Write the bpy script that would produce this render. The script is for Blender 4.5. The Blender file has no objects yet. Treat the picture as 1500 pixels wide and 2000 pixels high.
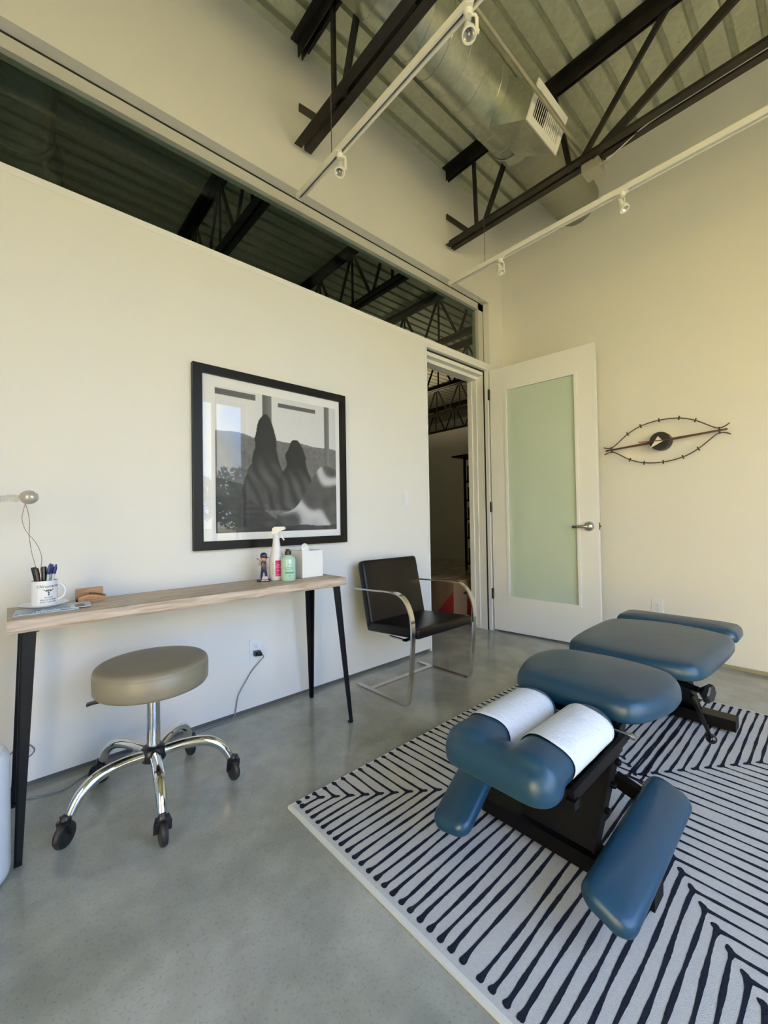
import bpy, bmesh, math, random
from mathutils import Vector, Matrix, noise
random.seed(7)
PI = math.pi
scene = bpy.context.scene
COL = scene.collection

# ------------------------------------------------------------------ camera
def make_camera():
    y, p, r_ = math.radians(42.128), math.radians(.950), math.radians(-.933)
    fwd = Vector((math.sin(y)*math.cos(p), math.cos(y)*math.cos(p), math.sin(p)))
    r0 = Vector((math.cos(y), -math.sin(y), 0)); u0 = r0.cross(fwd)
    right = r0*math.cos(r_) + u0*math.sin(r_)
    up = right.cross(fwd)
    cam = bpy.data.cameras.new('camera'); o = bpy.data.objects.new('camera', cam); COL.objects.link(o)
    M = Matrix(((right.x, up.x, -fwd.x, 0), (right.y, up.y, -fwd.y, 0), (right.z, up.z, -fwd.z, 1.10), (0, 0, 0, 1)))
    o.matrix_world = M
    cam.sensor_fit = 'VERTICAL'; cam.sensor_height = 24.0; cam.lens = 811.7*24.0/2000.0
    cam.clip_start = 0.02; cam.clip_end = 400
    scene.camera = o
make_camera()

# ------------------------------------------------------------------ world, light, exposure
vs = scene.view_settings
vs.view_transform = 'Standard'; vs.look = 'None'; vs.gamma = 1.0; vs.use_curve_mapping = False
vs.exposure = -0.18
def make_world():
    w = bpy.data.worlds.new('daylight'); scene.world = w; w.use_nodes = True
    nt = w.node_tree; nt.nodes.clear()
    N = nt.nodes.new; L = nt.links.new
    out = N('ShaderNodeOutputWorld'); bg = N('ShaderNodeBackground'); tc = N('ShaderNodeTexCoord')
    sep = N('ShaderNodeSeparateXYZ'); L(tc.outputs['Generated'], sep.inputs[0])
    mr = N('ShaderNodeMapRange'); mr.inputs['From Min'].default_value = -1; mr.inputs['From Max'].default_value = 1
    L(sep.outputs['Z'], mr.inputs['Value'])
    cr = N('ShaderNodeValToRGB'); L(mr.outputs[0], cr.inputs[0]); e = cr.color_ramp.elements
    e[0].position = 0.0; e[0].color = (.56, .47, .24, 1)
    e[1].position = 1.0; e[1].color = (.16, .34, .80, 1)
    for p, c in ((.40, (.80, .68, .37, 1)), (.488, (1.0, .88, .54, 1)), (.515, (.60, .83, 1.30, 1)), (.60, (.36, .71, 1.66, 1)), (.75, (.34, .55, 1.30, 1))):
        k = cr.color_ramp.elements.new(p); k.color = c
    # clouds
    nz = N('ShaderNodeTexNoise'); nz.inputs['Scale'].default_value = 4.0; nz.inputs['Detail'].default_value = 8
    nz.inputs['Distortion'].default_value = .4
    L(tc.outputs['Generated'], nz.inputs['Vector'])
    c2 = N('ShaderNodeValToRGB'); c2.color_ramp.elements[0].position = .50; c2.color_ramp.elements[1].position = .62
    L(nz.outputs['Fac'], c2.inputs[0])
    up = N('ShaderNodeMapRange'); up.inputs['From Min'].default_value = .0; up.inputs['From Max'].default_value = .08
    L(sep.outputs['Z'], up.inputs['Value'])
    m = N('ShaderNodeMath'); m.operation = 'MULTIPLY'; L(c2.outputs[0], m.inputs[0]); L(up.outputs[0], m.inputs[1])
    mx = N('ShaderNodeMix'); mx.data_type = 'RGBA'; L(m.outputs[0], mx.inputs[0]); L(cr.outputs[0], mx.inputs[6])
    mx.inputs[7].default_value = (1.15, 1.08, 1.02, 1)
    L(mx.outputs[2], bg.inputs['Color']); bg.inputs['Strength'].default_value = 8.5
    L(bg.outputs[0], out.inputs['Surface'])
    w.cycles.sampling_method = 'MANUAL'; w.cycles.sample_map_resolution = 1024
make_world()
def area(name, loc, rot, sx, sy, power, color, portal=False):
    l = bpy.data.lights.new(name, 'AREA'); l.shape = 'RECTANGLE'; l.size = sx; l.size_y = sy
    l.energy = power; l.color = color
    o = bpy.data.objects.new(name, l); COL.objects.link(o); o.location = loc; o.rotation_euler = rot
    if portal: l.cycles.is_portal = True
    return o
WB = -1.8                      # the wall with the big window, behind the camera
WX0, WX1, WZ0, WZ1 = -.2, 2.86, .08, 3.0
SY0, SY1, SZ0, SZ1 = -1.62, .30, .08, 3.0     # unseen window added in the side wall to brighten the clock wall
area('added_window_portal', (-2.12, (SY0+SY1)/2, (SZ0+SZ1)/2), (PI/2, 0, -PI/2), SY1-SY0, SZ1-SZ0, 1, (1, 1, 1), portal=True)
area('window_portal', ((WX0+WX1)/2, WB-.12, (WZ0+WZ1)/2), (PI/2, 0, 0), WX1-WX0, WZ1-WZ0, 1, (1, 1, 1), portal=True)
sl = bpy.data.lights.new('sun', 'SUN'); sl.energy = 95; sl.angle = .009; sl.color = (1.0, .90, .70)  # sun added to light the outdoor surfaces, so warm light bounces in
so = bpy.data.objects.new('sun', sl); COL.objects.link(so)
so.rotation_euler = Vector((-.75, -1.0, -1.0)).to_track_quat('-Z', 'Y').to_euler()
# two unseen area lamps added, facing up, to light the dim hall deck
area('hall_light', (6.6, 6.6, 3.0), (PI, 0, 0), 1.2, 2.5, 28, (1.0, .80, .55))
area('hall_deck_fill', (2.0, 5.6, 1.6), (PI, 0, 0), 6.0, 4.0, 3.5, (.85, .95, .75))
scene.cycles.max_bounces = 10; scene.cycles.diffuse_bounces = 6; scene.cycles.glossy_bounces = 5
scene.cycles.transparent_max_bounces = 12
scene.cycles.sample_clamp_indirect = 6
scene.cycles.use_denoising = True

# ------------------------------------------------------------------ materials
def lin(c):
    return tuple(((v/255.0)/12.92 if v/255.0 <= .04045 else ((v/255.0+.055)/1.055)**2.4) for v in c)
MATS = {}
def mat(name, col, rough=.5, metal=0.0, spec=.5, coat=0.0, bump=None, var=None, trans=0.0, coat_rough=.05, emis=None, sheen=0):
    """bump=(scale, strength, dist)  var=(scale, amount)"""
    if name in MATS: return MATS[name]
    m = bpy.data.materials.new(name); m.use_nodes = True; nt = m.node_tree
    b = nt.nodes['Principled BSDF']; N = nt.nodes.new; L = nt.links.new
    b.inputs['Base Color'].default_value = (*col, 1); b.inputs['Roughness'].default_value = rough
    b.inputs['Metallic'].default_value = metal; b.inputs['Specular IOR Level'].default_value = spec
    b.inputs['Coat Weight'].default_value = coat; b.inputs['Coat Roughness'].default_value = coat_rough
    b.inputs['Transmission Weight'].default_value = trans
    if sheen: b.inputs['Sheen Weight'].default_value = sheen
    if bump or var:
        tc = N('ShaderNodeTexCoord')
    if var:
        n = N('ShaderNodeTexNoise'); n.inputs['Scale'].default_value = var[0]; n.inputs['Detail'].default_value = 5
        L(tc.outputs['Object'], n.inputs['Vector'])
        r = N('ShaderNodeMapRange'); r.inputs['To Min'].default_value = 1-var[1]; r.inputs['To Max'].default_value = 1+var[1]
        r.inputs['From Min'].default_value = .3; r.inputs['From Max'].default_value = .7
        L(n.outputs['Fac'], r.inputs['Value'])
        h = N('ShaderNodeVectorMath'); h.operation = 'SCALE'; h.inputs[0].default_value = col
        L(r.outputs[0], h.inputs['Scale']); L(h.outputs[0], b.inputs['Base Color'])
    if bump:
        n = N('ShaderNodeTexNoise'); n.inputs['Scale'].default_value = bump[0]; n.inputs['Detail'].default_value = 3
        L(tc.outputs['Object'], n.inputs['Vector'])
        bp = N('ShaderNodeBump'); bp.inputs['Strength'].default_value = bump[1]; bp.inputs['Distance'].default_value = bump[2]
        L(n.outputs['Fac'], bp.inputs['Height']); L(bp.outputs[0], b.inputs['Normal'])
    if emis:
        b.inputs['Emission Color'].default_value = (*emis[0], 1); b.inputs['Emission Strength'].default_value = emis[1]
    MATS[name] = m
    return m

def floor_material():
    m = bpy.data.materials.new('polished_concrete'); m.use_nodes = True; nt = m.node_tree
    b = nt.nodes['Principled BSDF']; N = nt.nodes.new; L = nt.links.new
    tc = N('ShaderNodeTexCoord')
    def nz(s, d, dist=0):
        n = N('ShaderNodeTexNoise'); n.inputs['Scale'].default_value = s; n.inputs['Detail'].default_value = d
        n.inputs['Distortion'].default_value = dist; L(tc.outputs['Object'], n.inputs['Vector']); return n
    n1 = nz(2.2, 8, .15); n2 = nz(9, 6, .2); n3 = nz(120, 2)
    r = N('ShaderNodeValToRGB'); L(n1.outputs['Fac'], r.inputs[0])
    r.color_ramp.interpolation = 'EASE'; r.color_ramp.elements[0].position = .22; r.color_ramp.elements[0].color = (.265, .265, .215, 1)
    r.color_ramp.elements[1].position = .78; r.color_ramp.elements[1].color = (.43, .42, .355, 1)
    r2 = N('ShaderNodeValToRGB'); L(n2.outputs['Fac'], r2.inputs[0])
    r2.color_ramp.interpolation = 'EASE'; r2.color_ramp.elements[0].position = .25; r2.color_ramp.elements[0].color = (.84, .84, .84, 1)
    r2.color_ramp.elements[1].position = .75; r2.color_ramp.elements[1].color = (1.06, 1.06, 1.06, 1)
    r3 = N('ShaderNodeValToRGB'); L(n3.outputs['Fac'], r3.inputs[0])
    r3.color_ramp.elements[0].position = .30; r3.color_ramp.elements[0].color = (.82, .82, .82, 1)
    r3.color_ramp.elements[1].position = .45; r3.color_ramp.elements[1].color = (1, 1, 1, 1)
    a = N('ShaderNodeMix'); a.data_type = 'RGBA'; a.blend_type = 'MULTIPLY'; a.inputs[0].default_value = 1
    L(r.outputs[0], a.inputs[6]); L(r2.outputs[0], a.inputs[7])
    c = N('ShaderNodeMix'); c.data_type = 'RGBA'; c.blend_type = 'MULTIPLY'; c.inputs[0].default_value = 1
    L(a.outputs[2], c.inputs[6]); L(r3.outputs[0], c.inputs[7]); L(c.outputs[2], b.inputs['Base Color'])
    rr = N('ShaderNodeMapRange'); rr.inputs['To Min'].default_value = .10; rr.inputs['To Max'].default_value = .22
    L(n1.outputs['Fac'], rr.inputs['Value']); L(rr.outputs[0], b.inputs['Roughness'])
    b.inputs['Specular IOR Level'].default_value = .55
    bp = N('ShaderNodeBump'); bp.inputs['Strength'].default_value = .06; bp.inputs['Distance'].default_value = .002
    L(n2.outputs['Fac'], bp.inputs['Height']); L(bp.outputs[0], b.inputs['Normal'])
    return m
def glass_material(name, tint=(1, 1, 1), ior=1.5):
    m = bpy.data.materials.new(name); m.use_nodes = True; nt = m.node_tree; nt.nodes.clear()
    N = nt.nodes.new; L = nt.links.new
    out = N('ShaderNodeOutputMaterial'); t = N('ShaderNodeBsdfTransparent'); t.inputs[0].default_value = (*tint, 1)
    g = N('ShaderNodeBsdfGlossy'); g.inputs['Roughness'].default_value = .0; f = N('ShaderNodeFresnel'); f.inputs['IOR'].default_value = ior
    x = N('ShaderNodeMixShader'); ge = N('ShaderNodeNewGeometry'); sb_ = N('ShaderNodeMath'); sb_.operation = 'SUBTRACT'; sb_.inputs[0].default_value = 1
    L(ge.outputs['Backfacing'], sb_.inputs[1]); mu = N('ShaderNodeMath'); mu.operation = 'MULTIPLY'; L(sb_.outputs[0], mu.inputs[0]); L(f.outputs[0], mu.inputs[1]); L(mu.outputs[0], x.inputs[0]); L(t.outputs[0], x.inputs[1]); L(g.outputs[0], x.inputs[2])
    L(x.outputs[0], out.inputs['Surface']); return m
def galvanized(name, col, rough=.32):
    m = bpy.data.materials.new(name); m.use_nodes = True; nt = m.node_tree
    b = nt.nodes['Principled BSDF']; N = nt.nodes.new; L = nt.links.new
    tc = N('ShaderNodeTexCoord'); v = N('ShaderNodeTexVoronoi'); v.inputs['Scale'].default_value = 38
    L(tc.outputs['Object'], v.inputs['Vector'])
    n = N('ShaderNodeTexNoise'); n.inputs['Scale'].default_value = 6; n.inputs['Detail'].default_value = 6; L(tc.outputs['Object'], n.inputs['Vector'])
    ad = N('ShaderNodeMath'); ad.operation = 'ADD'; L(v.outputs['Color'], ad.inputs[0]); L(n.outputs['Fac'], ad.inputs[1])
    r = N('ShaderNodeMapRange'); r.inputs['From Min'].default_value = 0; r.inputs['From Max'].default_value = 2
    r.inputs['To Min'].default_value = .78; r.inputs['To Max'].default_value = 1.15; L(ad.outputs[0], r.inputs['Value'])
    h = N('ShaderNodeVectorMath'); h.operation = 'SCALE'; h.inputs[0].default_value = col; L(r.outputs[0], h.inputs['Scale'])
    L(h.outputs[0], b.inputs['Base Color']); b.inputs['Metallic'].default_value = .35 if 'deck' in name else .8
    r2 = N('ShaderNodeMapRange'); r2.inputs['To Min'].default_value = rough-.08; r2.inputs['To Max'].default_value = rough+.14
    L(n.outputs['Fac'], r2.inputs['Value']); L(r2.outputs[0], b.inputs['Roughness'])
    return m
def wood_material(name, c1, c2, sx=(1.2, 14, 14), rough=.55):
    m = bpy.data.materials.new(name); m.use_nodes = True; nt = m.node_tree
    b = nt.nodes['Principled BSDF']; N = nt.nodes.new; L = nt.links.new
    tc = N('ShaderNodeTexCoord'); mp = N('ShaderNodeMapping'); mp.inputs['Scale'].default_value = sx; L(tc.outputs['Object'], mp.inputs[0])
    n = N('ShaderNodeTexNoise'); n.inputs['Scale'].default_value = 3; n.inputs['Detail'].default_value = 9; n.inputs['Distortion'].default_value = 1.0
    L(mp.outputs[0], n.inputs['Vector'])
    r = N('ShaderNodeValToRGB'); r.color_ramp.elements[0].position = .33; r.color_ramp.elements[0].color = (*c1, 1)
    r.color_ramp.elements[1].position = .66; r.color_ramp.elements[1].color = (*c2, 1); L(n.outputs['Fac'], r.inputs[0])
    L(r.outputs[0], b.inputs['Base Color']); b.inputs['Roughness'].default_value = rough
    n2 = N('ShaderNodeTexNoise'); n2.inputs['Scale'].default_value = 60; n2.inputs['Detail'].default_value = 3; L(tc.outputs['Object'], n2.inputs['Vector'])
    bp = N('ShaderNodeBump'); bp.inputs['Strength'].default_value = .35; bp.inputs['Distance'].default_value = .004
    L(n2.outputs['Fac'], bp.inputs['Height']); L(bp.outputs[0], b.inputs['Normal'])
    return m

PAINT = mat('wall_paint', (.74, .725, .675), .6, bump=(180, .06, .002))
TRIMP = mat('trim_paint', (.78, .77, .72), .4)
DOORP = mat('door_paint', (.80, .79, .745), .35)
ALU = mat('painted_frame', (.50, .50, .46), .45)
BLACKGAP = mat('black_gasket', (.008, .008, .008), .6)
FLOOR = floor_material()
DECK = galvanized('galvanized_deck', (.60, .61, .46), .45)
DUCTM = galvanized('galvanized_duct', (.50, .52, .44), .30)
STEEL = mat('black_painted_steel', (.013, .011, .009), .45, spec=.35, var=(9, .5), bump=(40, .1, .002))
GLASS = glass_material('window_glass', (.93, .97, .94))
CGLASS = glass_material('clerestory_glass', (.75, .82, .76), 1.5)
PGLASS = glass_material('picture_glass', (1, 1, 1), 1.55)
WHITEM = mat('white_enamel', (.80, .78, .70), .35)
CHROME = mat('chrome', (.80, .80, .78), .06, 1.0)
NICKEL = mat('satin_nickel', (.55, .54, .50), .25, 1.0)
FLATSTEEL = mat('polished_flat_steel', (.62, .60, .56), .16, 1.0)
BLKLEATHER = mat('black_leather', (.0022, .0022, .0028), .30, spec=.25, bump=(55, .12, .004))
TAUPE = mat('taupe_vinyl', (.235, .205, .145), .38, bump=(260, .05, .001))
BLUE = mat('blue_vinyl', (.010, .046, .088), .36, spec=.45, bump=(320, .10, .0012))
BENCHBLK = mat('black_powder_coat', (.0025, .0025, .0027), .45, spec=.15, bump=(200, .05, .001))
PAPER = mat('white_paper', (.66, .67, .66), .8, bump=(70, .5, .006), var=(160, .05))
RUGW = mat('ivory_pile', (.54, .52, .47), .95, bump=(420, .5, .003), var=(140, .06), spec=.1)
RUGB = mat('charcoal_pile', (.018, .020, .030), .95, bump=(420, .5, .003), var=(300, .35), spec=.1)
RUGE = mat('rug_binding', (.66, .64, .55), .9)
WOOD = wood_material('weathered_wood', (.34, .26, .185), (.60, .49, .375))
LEGM = mat('black_iron', (.005, .005, .0055), .5, spec=.2, bump=(70, .25, .003))
PLWHITE = mat('white_plastic', (.74, .76, .76), .35)
BLKPL = mat('black_plastic', (.010, .010, .011), .35)
RUBBER = mat('black_rubber', (.012, .012, .013), .5)

# ------------------------------------------------------------------ mesh helpers
def newbm(): return bmesh.new()
ORG = {}
def worldorg(o): return ORG.get(o.name, Vector((0, 0, 0)))
def obj(name, bm, mats, parent=None, smooth=False, auto=None, bevel=0, seg=2):
    me = bpy.data.meshes.new(name)
    if bevel:
        bmesh.ops.bevel(bm, geom=[e for e in bm.edges if len(e.link_faces) == 2 and e.calc_face_angle(0) > .6], offset=bevel, segments=seg, affect='EDGES', profile=.5)
    bmesh.ops.recalc_face_normals(bm, faces=bm.faces)
    bm.to_mesh(me); bm.free()
    return link(name, me, mats, parent, smooth, auto)
def link(name, me, mats, parent=None, smooth=False, auto=None):
    xs = [v.co for v in me.vertices]
    if xs:
        c = Vector(((min(v.x for v in xs)+max(v.x for v in xs))/2, (min(v.y for v in xs)+max(v.y for v in xs))/2, min(v.z for v in xs)))
    else: c = Vector((0, 0, 0))
    me.transform(Matrix.Translation(-c))
    if not isinstance(mats, (list, tuple)): mats = [mats]
    for m in mats: me.materials.append(m)
    if smooth or auto:
        me.polygons.foreach_set('use_smooth', [True]*len(me.polygons))
    if auto:
        try: me.set_sharp_from_angle(angle=math.radians(auto))
        except Exception: pass
    me.update()
    o = bpy.data.objects.new(name, me); COL.objects.link(o)
    ORG[o.name] = c
    if parent is not None:
        o.parent = parent; o.location = c - worldorg(parent)
    else: o.location = c
    return o
def tag(o, label=None, cat=None, group=None, kind=None):
    if label: o['label'] = label
    if cat: o['category'] = cat
    if group: o['group'] = group
    if kind: o['kind'] = kind
    return o
def struct(name, bm, m, parent=None, label=None, **k):
    o = obj(name, bm, m, parent, **k)
    if parent is None:
        o['kind'] = 'structure'
        if label: o['label'] = label
    return o
def thing(name, label, cat, loc, group=None):
    o = bpy.data.objects.new(name, None); o.empty_display_size = .05; COL.objects.link(o); o.location = loc
    ORG[o.name] = Vector(loc); tag(o, label, cat, group); return o
def copy_tree(o, parent=None):
    c = o.copy(); COL.objects.link(c)
    ORG[c.name] = worldorg(o).copy()
    if parent is not None: c.parent = parent
    for ch in [x for x in bpy.data.objects if x.parent == o]:
        copy_tree(ch, c)
    return c

def box(bm, x0, x1, y0, y1, z0, z1, M=None, mi=0):
    vs_ = [bm.verts.new((x, y, z)) for z in (z0, z1) for y in (y0, y1) for x in (x0, x1)]
    if M is not None:
        for v in vs_: v.co = M @ v.co
    f = [(0, 2, 3, 1), (4, 5, 7, 6), (0, 1, 5, 4), (2, 6, 7, 3), (0, 4, 6, 2), (1, 3, 7, 5)]
    for q in f:
        fc = bm.faces.new([vs_[i] for i in q]); fc.material_index = mi
def frame_axes(t, hint=None):
    t = t.normalized(); h = Vector(hint) if hint is not None else Vector((0, 0, 1))
    if abs(t.dot(h)) > .98: h = Vector((1, 0, 0)) if hint is None else Vector((0, 1, 0))
    a = h.cross(t).normalized(); b = t.cross(a).normalized(); return a, b
def sweep(bm, pts, prof, closed=False, hint=None, cap=True, scale=None, mi=0):
    """sweep a 2D profile [(a,b)...] along pts; a is horizontal-ish, b along hint"""
    pts = [Vector(p) for p in pts]; n = len(pts); rings = []
    pa = None
    for i, p in enumerate(pts):
        if closed: t = pts[(i+1) % n]-pts[i-1]
        else: t = pts[min(i+1, n-1)]-pts[max(i-1, 0)]
        a, b = frame_axes(t, hint)
        if hint is None and pa is not None:
            t2 = t.normalized(); a = (pa - t2*pa.dot(t2)).normalized(); b = t2.cross(a).normalized()
        pa = a
        s = scale[i] if scale else 1
        rings.append([bm.verts.new(p + a*u*s + b*v*s) for u, v in prof])
    m = len(prof)
    for i in range(n-1 if not closed else n):
        r1, r2 = rings[i], rings[(i+1) % n]
        for j in range(m):
            f = bm.faces.new((r1[j], r1[(j+1) % m], r2[(j+1) % m], r2[j])); f.material_index = mi
    if cap and not closed:
        for r in (rings[0][::-1], rings[-1]):
            f = bm.faces.new(r); f.material_index = mi
def circ(r, n=12): return [(r*math.cos(2*PI*k/n), r*math.sin(2*PI*k/n)) for k in range(n)]
def rect(w, h): return [(-w/2, -h/2), (w/2, -h/2), (w/2, h/2), (-w/2, h/2)]
def tube(bm, pts, r, n=12, **k): sweep(bm, pts, circ(r, n), **k)
def bar(bm, p, q, w, h, hint=None, mi=0): sweep(bm, [p, q], rect(w, h), hint=hint, mi=mi)
def lathe(bm, prof, c, n=32, axis='z', mi=0, cap=True):
    """prof [(r,h)...]"""
    rings = []
    for r, h in prof:
        ring = []
        for k in range(n):
            a = 2*PI*k/n; u, v = r*math.cos(a), r*math.sin(a)
            p = {'z': (u, v, h), 'x': (h, u, v), 'y': (v, h, u)}[axis]
            ring.append(bm.verts.new((c[0]+p[0], c[1]+p[1], c[2]+p[2])))
        rings.append(ring)
    for i in range(len(rings)-1):
        for k in range(n):
            f = bm.faces.new((rings[i][k], rings[i][(k+1) % n], rings[i+1][(k+1) % n], rings[i+1][k])); f.material_index = mi
    if cap:
        for r in (rings[0][::-1], rings[-1]):
            if len(r) > 2:
                f = bm.faces.new(r); f.material_index = mi
def xf(bm, M, start=0):
    bm.verts.ensure_lookup_table()
    for v in bm.verts[start:]: v.co = M @ v.co
def smooth_path(pts, n=8, closed=False):
    P = [Vector(p) for p in pts]; out = []; m = len(P)
    rng = range(m if closed else m-1)
    for i in rng:
        if closed: p0, p1, p2, p3 = P[i-1], P[i], P[(i+1) % m], P[(i+2) % m]
        else: p0, p1, p2, p3 = P[max(i-1, 0)], P[i], P[i+1], P[min(i+2, m-1)]
        for k in range(n):
            t = k/n
            out.append(.5*((2*p1)+(-p0+p2)*t+(2*p0-5*p1+4*p2-p3)*t*t+(-p0+3*p1-3*p2+p3)*t**3))
    if not closed: out.append(P[-1])
    return out
def cushion(bm, outline, z0, z1, edge=.035, crown=.008, mi=0):
    """padded slab: closed outline of (x,y), rounded sides, slightly crowned top"""
    pts = [Vector((p[0], p[1], 0)) for p in outline]; n = len(pts)
    c = sum(pts, Vector())/n
    nor = []
    for i in range(n):
        t = pts[(i+1) % n]-pts[i-1]; q = Vector((t.y, -t.x, 0)).normalized()
        if q.dot(pts[i]-c) < 0: q = -q
        nor.append(q)
    H = z1-z0; lv = []
    e = min(edge, H*.62)
    lv.append((edge*.45, z0)); lv.append((edge*.12, z0+H*.06)); lv.append((0, z0+H*.20))
    for k in range(0, 8):
        a = k/7*PI/2
        lv.append((edge*(1-math.cos(a)), z1-e+e*math.sin(a)))
    rings = []
    for ins, z in lv:
        rings.append([bm.verts.new((pts[i]-nor[i]*ins) + Vector((0, 0, z))) for i in range(n)])
    base = [pts[i]-nor[i]*edge for i in range(n)]
    for k in range(1, 7):
        s = 1-k/7
        rings.append([bm.verts.new(c+(b-c)*s + Vector((0, 0, z1+crown*(1-s*s)))) for b in base])
    top = bm.verts.new(c+Vector((0, 0, z1+crown))); bot = bm.verts.new(c+Vector((0, 0, z0)))
    for i in range(len(rings)-1):
        for k in range(n):
            f = bm.faces.new((rings[i][k], rings[i][(k+1) % n], rings[i+1][(k+1) % n], rings[i+1][k])); f.material_index = mi
    soft = [v for r_ in rings[8:] for v in r_]+[top]
    for k in range(n):
        f = bm.faces.new((rings[-1][k], rings[-1][(k+1) % n], top)); f.material_index = mi
        f = bm.faces.new((rings[0][(k+1) % n], rings[0][k], bot)); f.material_index = mi
    for _ in range(10): bmesh.ops.smooth_vert(bm, verts=soft, factor=.5, use_axis_x=True, use_axis_y=True, use_axis_z=True)
def rrect(x0, x1, y0, y1, r, n=6):
    out = []
    for cx, cy, a0 in ((x1-r, y1-r, 0), (x0+r, y1-r, 90), (x0+r, y0+r, 180), (x1-r, y0+r, 270)):
        for k in range(n+1):
            a = math.radians(a0+90*k/n); out.append((cx+r*math.cos(a), cy+r*math.sin(a)))
    return out
def text_mesh(s, size, align='CENTER', ext=0.0004, spacing=1.0, shear=0.0):
    cu = bpy.data.curves.new('t', 'FONT'); cu.body = s; cu.size = size; cu.align_x = align; cu.extrude = ext; cu.space_character = spacing
    cu.shear = shear
    cu.resolution_u = 2
    o = bpy.data.objects.new('t', cu); COL.objects.link(o)
    dg = bpy.context.evaluated_depsgraph_get(); me = bpy.data.meshes.new_from_object(o.evaluated_get(dg))
    bpy.data.objects.remove(o); bpy.data.curves.remove(cu)
    return me
def add_text(bm, s, size, M, mi=0, wrap=None, **k):
    """wrap=(cx,cy,r,a0): text laid round a vertical cylinder; M then gives the height only"""
    me = text_mesh(s, size, **k); n0 = len(bm.verts); f0 = len(bm.faces)
    bm.from_mesh(me); bpy.data.meshes.remove(me)
    bm.verts.ensure_lookup_table(); bm.faces.ensure_lookup_table()
    for v in bm.verts[n0:]:
        if wrap:
            cx, cy, r, a0, z = wrap; a = a0 + v.co.x/r; rr = r + v.co.z
            v.co = Vector((cx+rr*math.cos(a), cy+rr*math.sin(a), z+v.co.y))
        else: v.co = M @ v.co
    for f in bm.faces[f0:]: f.material_index = mi
def remesh_join(name, bm, voxel, smooth_it, mats, parent=None):
    me = bpy.data.meshes.new('tmp'); bmesh.ops.recalc_face_normals(bm, faces=bm.faces); bm.to_mesh(me); bm.free()
    o = bpy.data.objects.new('tmp', me); COL.objects.link(o)
    r = o.modifiers.new('r', 'REMESH'); r.mode = 'VOXEL'; r.voxel_size = voxel
    s = o.modifiers.new('s', 'SMOOTH'); s.factor = .5; s.iterations = smooth_it
    dg = bpy.context.evaluated_depsgraph_get(); out = bpy.data.meshes.new_from_object(o.evaluated_get(dg))
    bpy.data.objects.remove(o); bpy.data.meshes.remove(me)
    out.name = name
    return link(name, out, mats, parent, smooth=True)

# ================================================================== SETTING
WL = 2.32; WR = 3.78; CEIL = 4.19
# floor
bm = newbm(); box(bm, -2.2, 10.6, WB-.2, 9.3, -.05, 0); struct('floor', bm, FLOOR, label='polished grey concrete floor')
# ceiling: ribbed steel deck, flutes run along x
bm = newbm(); prof = []; y = WB-.2; pitch = .1524
while y < 9.3:
    prof += [(y, CEIL), (y+.108, CEIL), (y+.114, CEIL+.004), (y+.119, CEIL+.038), (y+.1465, CEIL+.038), (y+.1515, CEIL+.004)]
    y += pitch
a = [bm.verts.new((-2.2, p, z)) for p, z in prof]; b = [bm.verts.new((10.6, p, z)) for p, z in prof]
for i in range(len(prof)-1): bm.faces.new((a[i], a[i+1], b[i+1], b[i]))
box(bm, -2.2, 10.6, WB-.2, 9.3, CEIL+.04, CEIL+.10)
for i in range(60):   # stray screw tips through the deck
    px, py = random.uniform(3.0, 3.7), random.uniform(-.2, 1.3)
    if random.random() < .6: continue
    box(bm, px-.004, px+.004, py-.004, py+.004, CEIL-.012, CEIL)
struct('ceiling', bm, DECK, label='ribbed galvanized steel roof deck')
# left wall with clerestory and door opening
DX0, DX1, DZ = 2.597, 3.512, 2.545
bm = newbm(); T = .20
box(bm, -2.0, DX0, WL, WL+T, .022, 2.577)
box(bm, DX0, DX1, WL, WL+T, DZ, 2.577)
box(bm, DX1, 3.9, WL, WL+T, 0.0, 2.577)
box(bm, 3.547, 3.9, WL, WL+T, 2.577, 3.235)
box(bm, -2.0, 3.9, WL, WL+T, 3.235, CEIL+.03)
struct('wall_left', bm, PAINT, label='pale painted wall with the strip window and door')
bm = newbm(); box(bm, -2.0, 3.547, WL-.002, WL+T, 2.577, 2.612); struct('trim_1', bm, TRIMP, label='flat sill band under the strip window', bevel=.003)
bm = newbm(); box(bm, -2.0, DX0-.02, WL+.012, WL+.05, 0.0, .0225)
struct('baseboard_left', bm, mat('base_reveal', (.10, .10, .095), .5), label='thin recessed dark reveal at the foot of the wall')
bm = newbm(); box(bm, WR, WR+.12, WB-.2, WL, .022, CEIL+.03); struct('wall_right', bm, PAINT, label='pale painted wall with the clock')
bm = newbm(); box(bm, WR-.006, WR, WB, 1.2, .022, .030); box(bm, WR+.012, WR+.05, WB, WL, 0.0, .0225)
struct('baseboard_right', bm, mat('base_metal', (.30, .29, .22), .5), label='thin metal reveal at the foot of the clock wall')
# back wall with big window, side wall
bm = newbm()
box(bm, -2.2, WX0, WB-.2, WB, 0, CEIL+.03); box(bm, WX1, WR+.12, WB-.2, WB, 0, CEIL+.03)
box(bm, WX0, WX1, WB-.2, WB, 0, WZ0); box(bm, WX0, WX1, WB-.2, WB, WZ1, CEIL+.03)
struct('wall_back', bm, PAINT, label='painted wall with the big window')
bm = newbm(); box(bm, -2.2, -2.0, SY1, WL+T, 0, CEIL+.03); box(bm, -2.2, -2.0, WB, SY0, 0, CEIL+.03)
box(bm, -2.2, -2.0, SY0, SY1, 0, SZ0); box(bm, -2.2, -2.0, SY0, SY1, SZ1, CEIL+.03); struct('wall_side', bm, PAINT, label='painted side wall')
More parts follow.
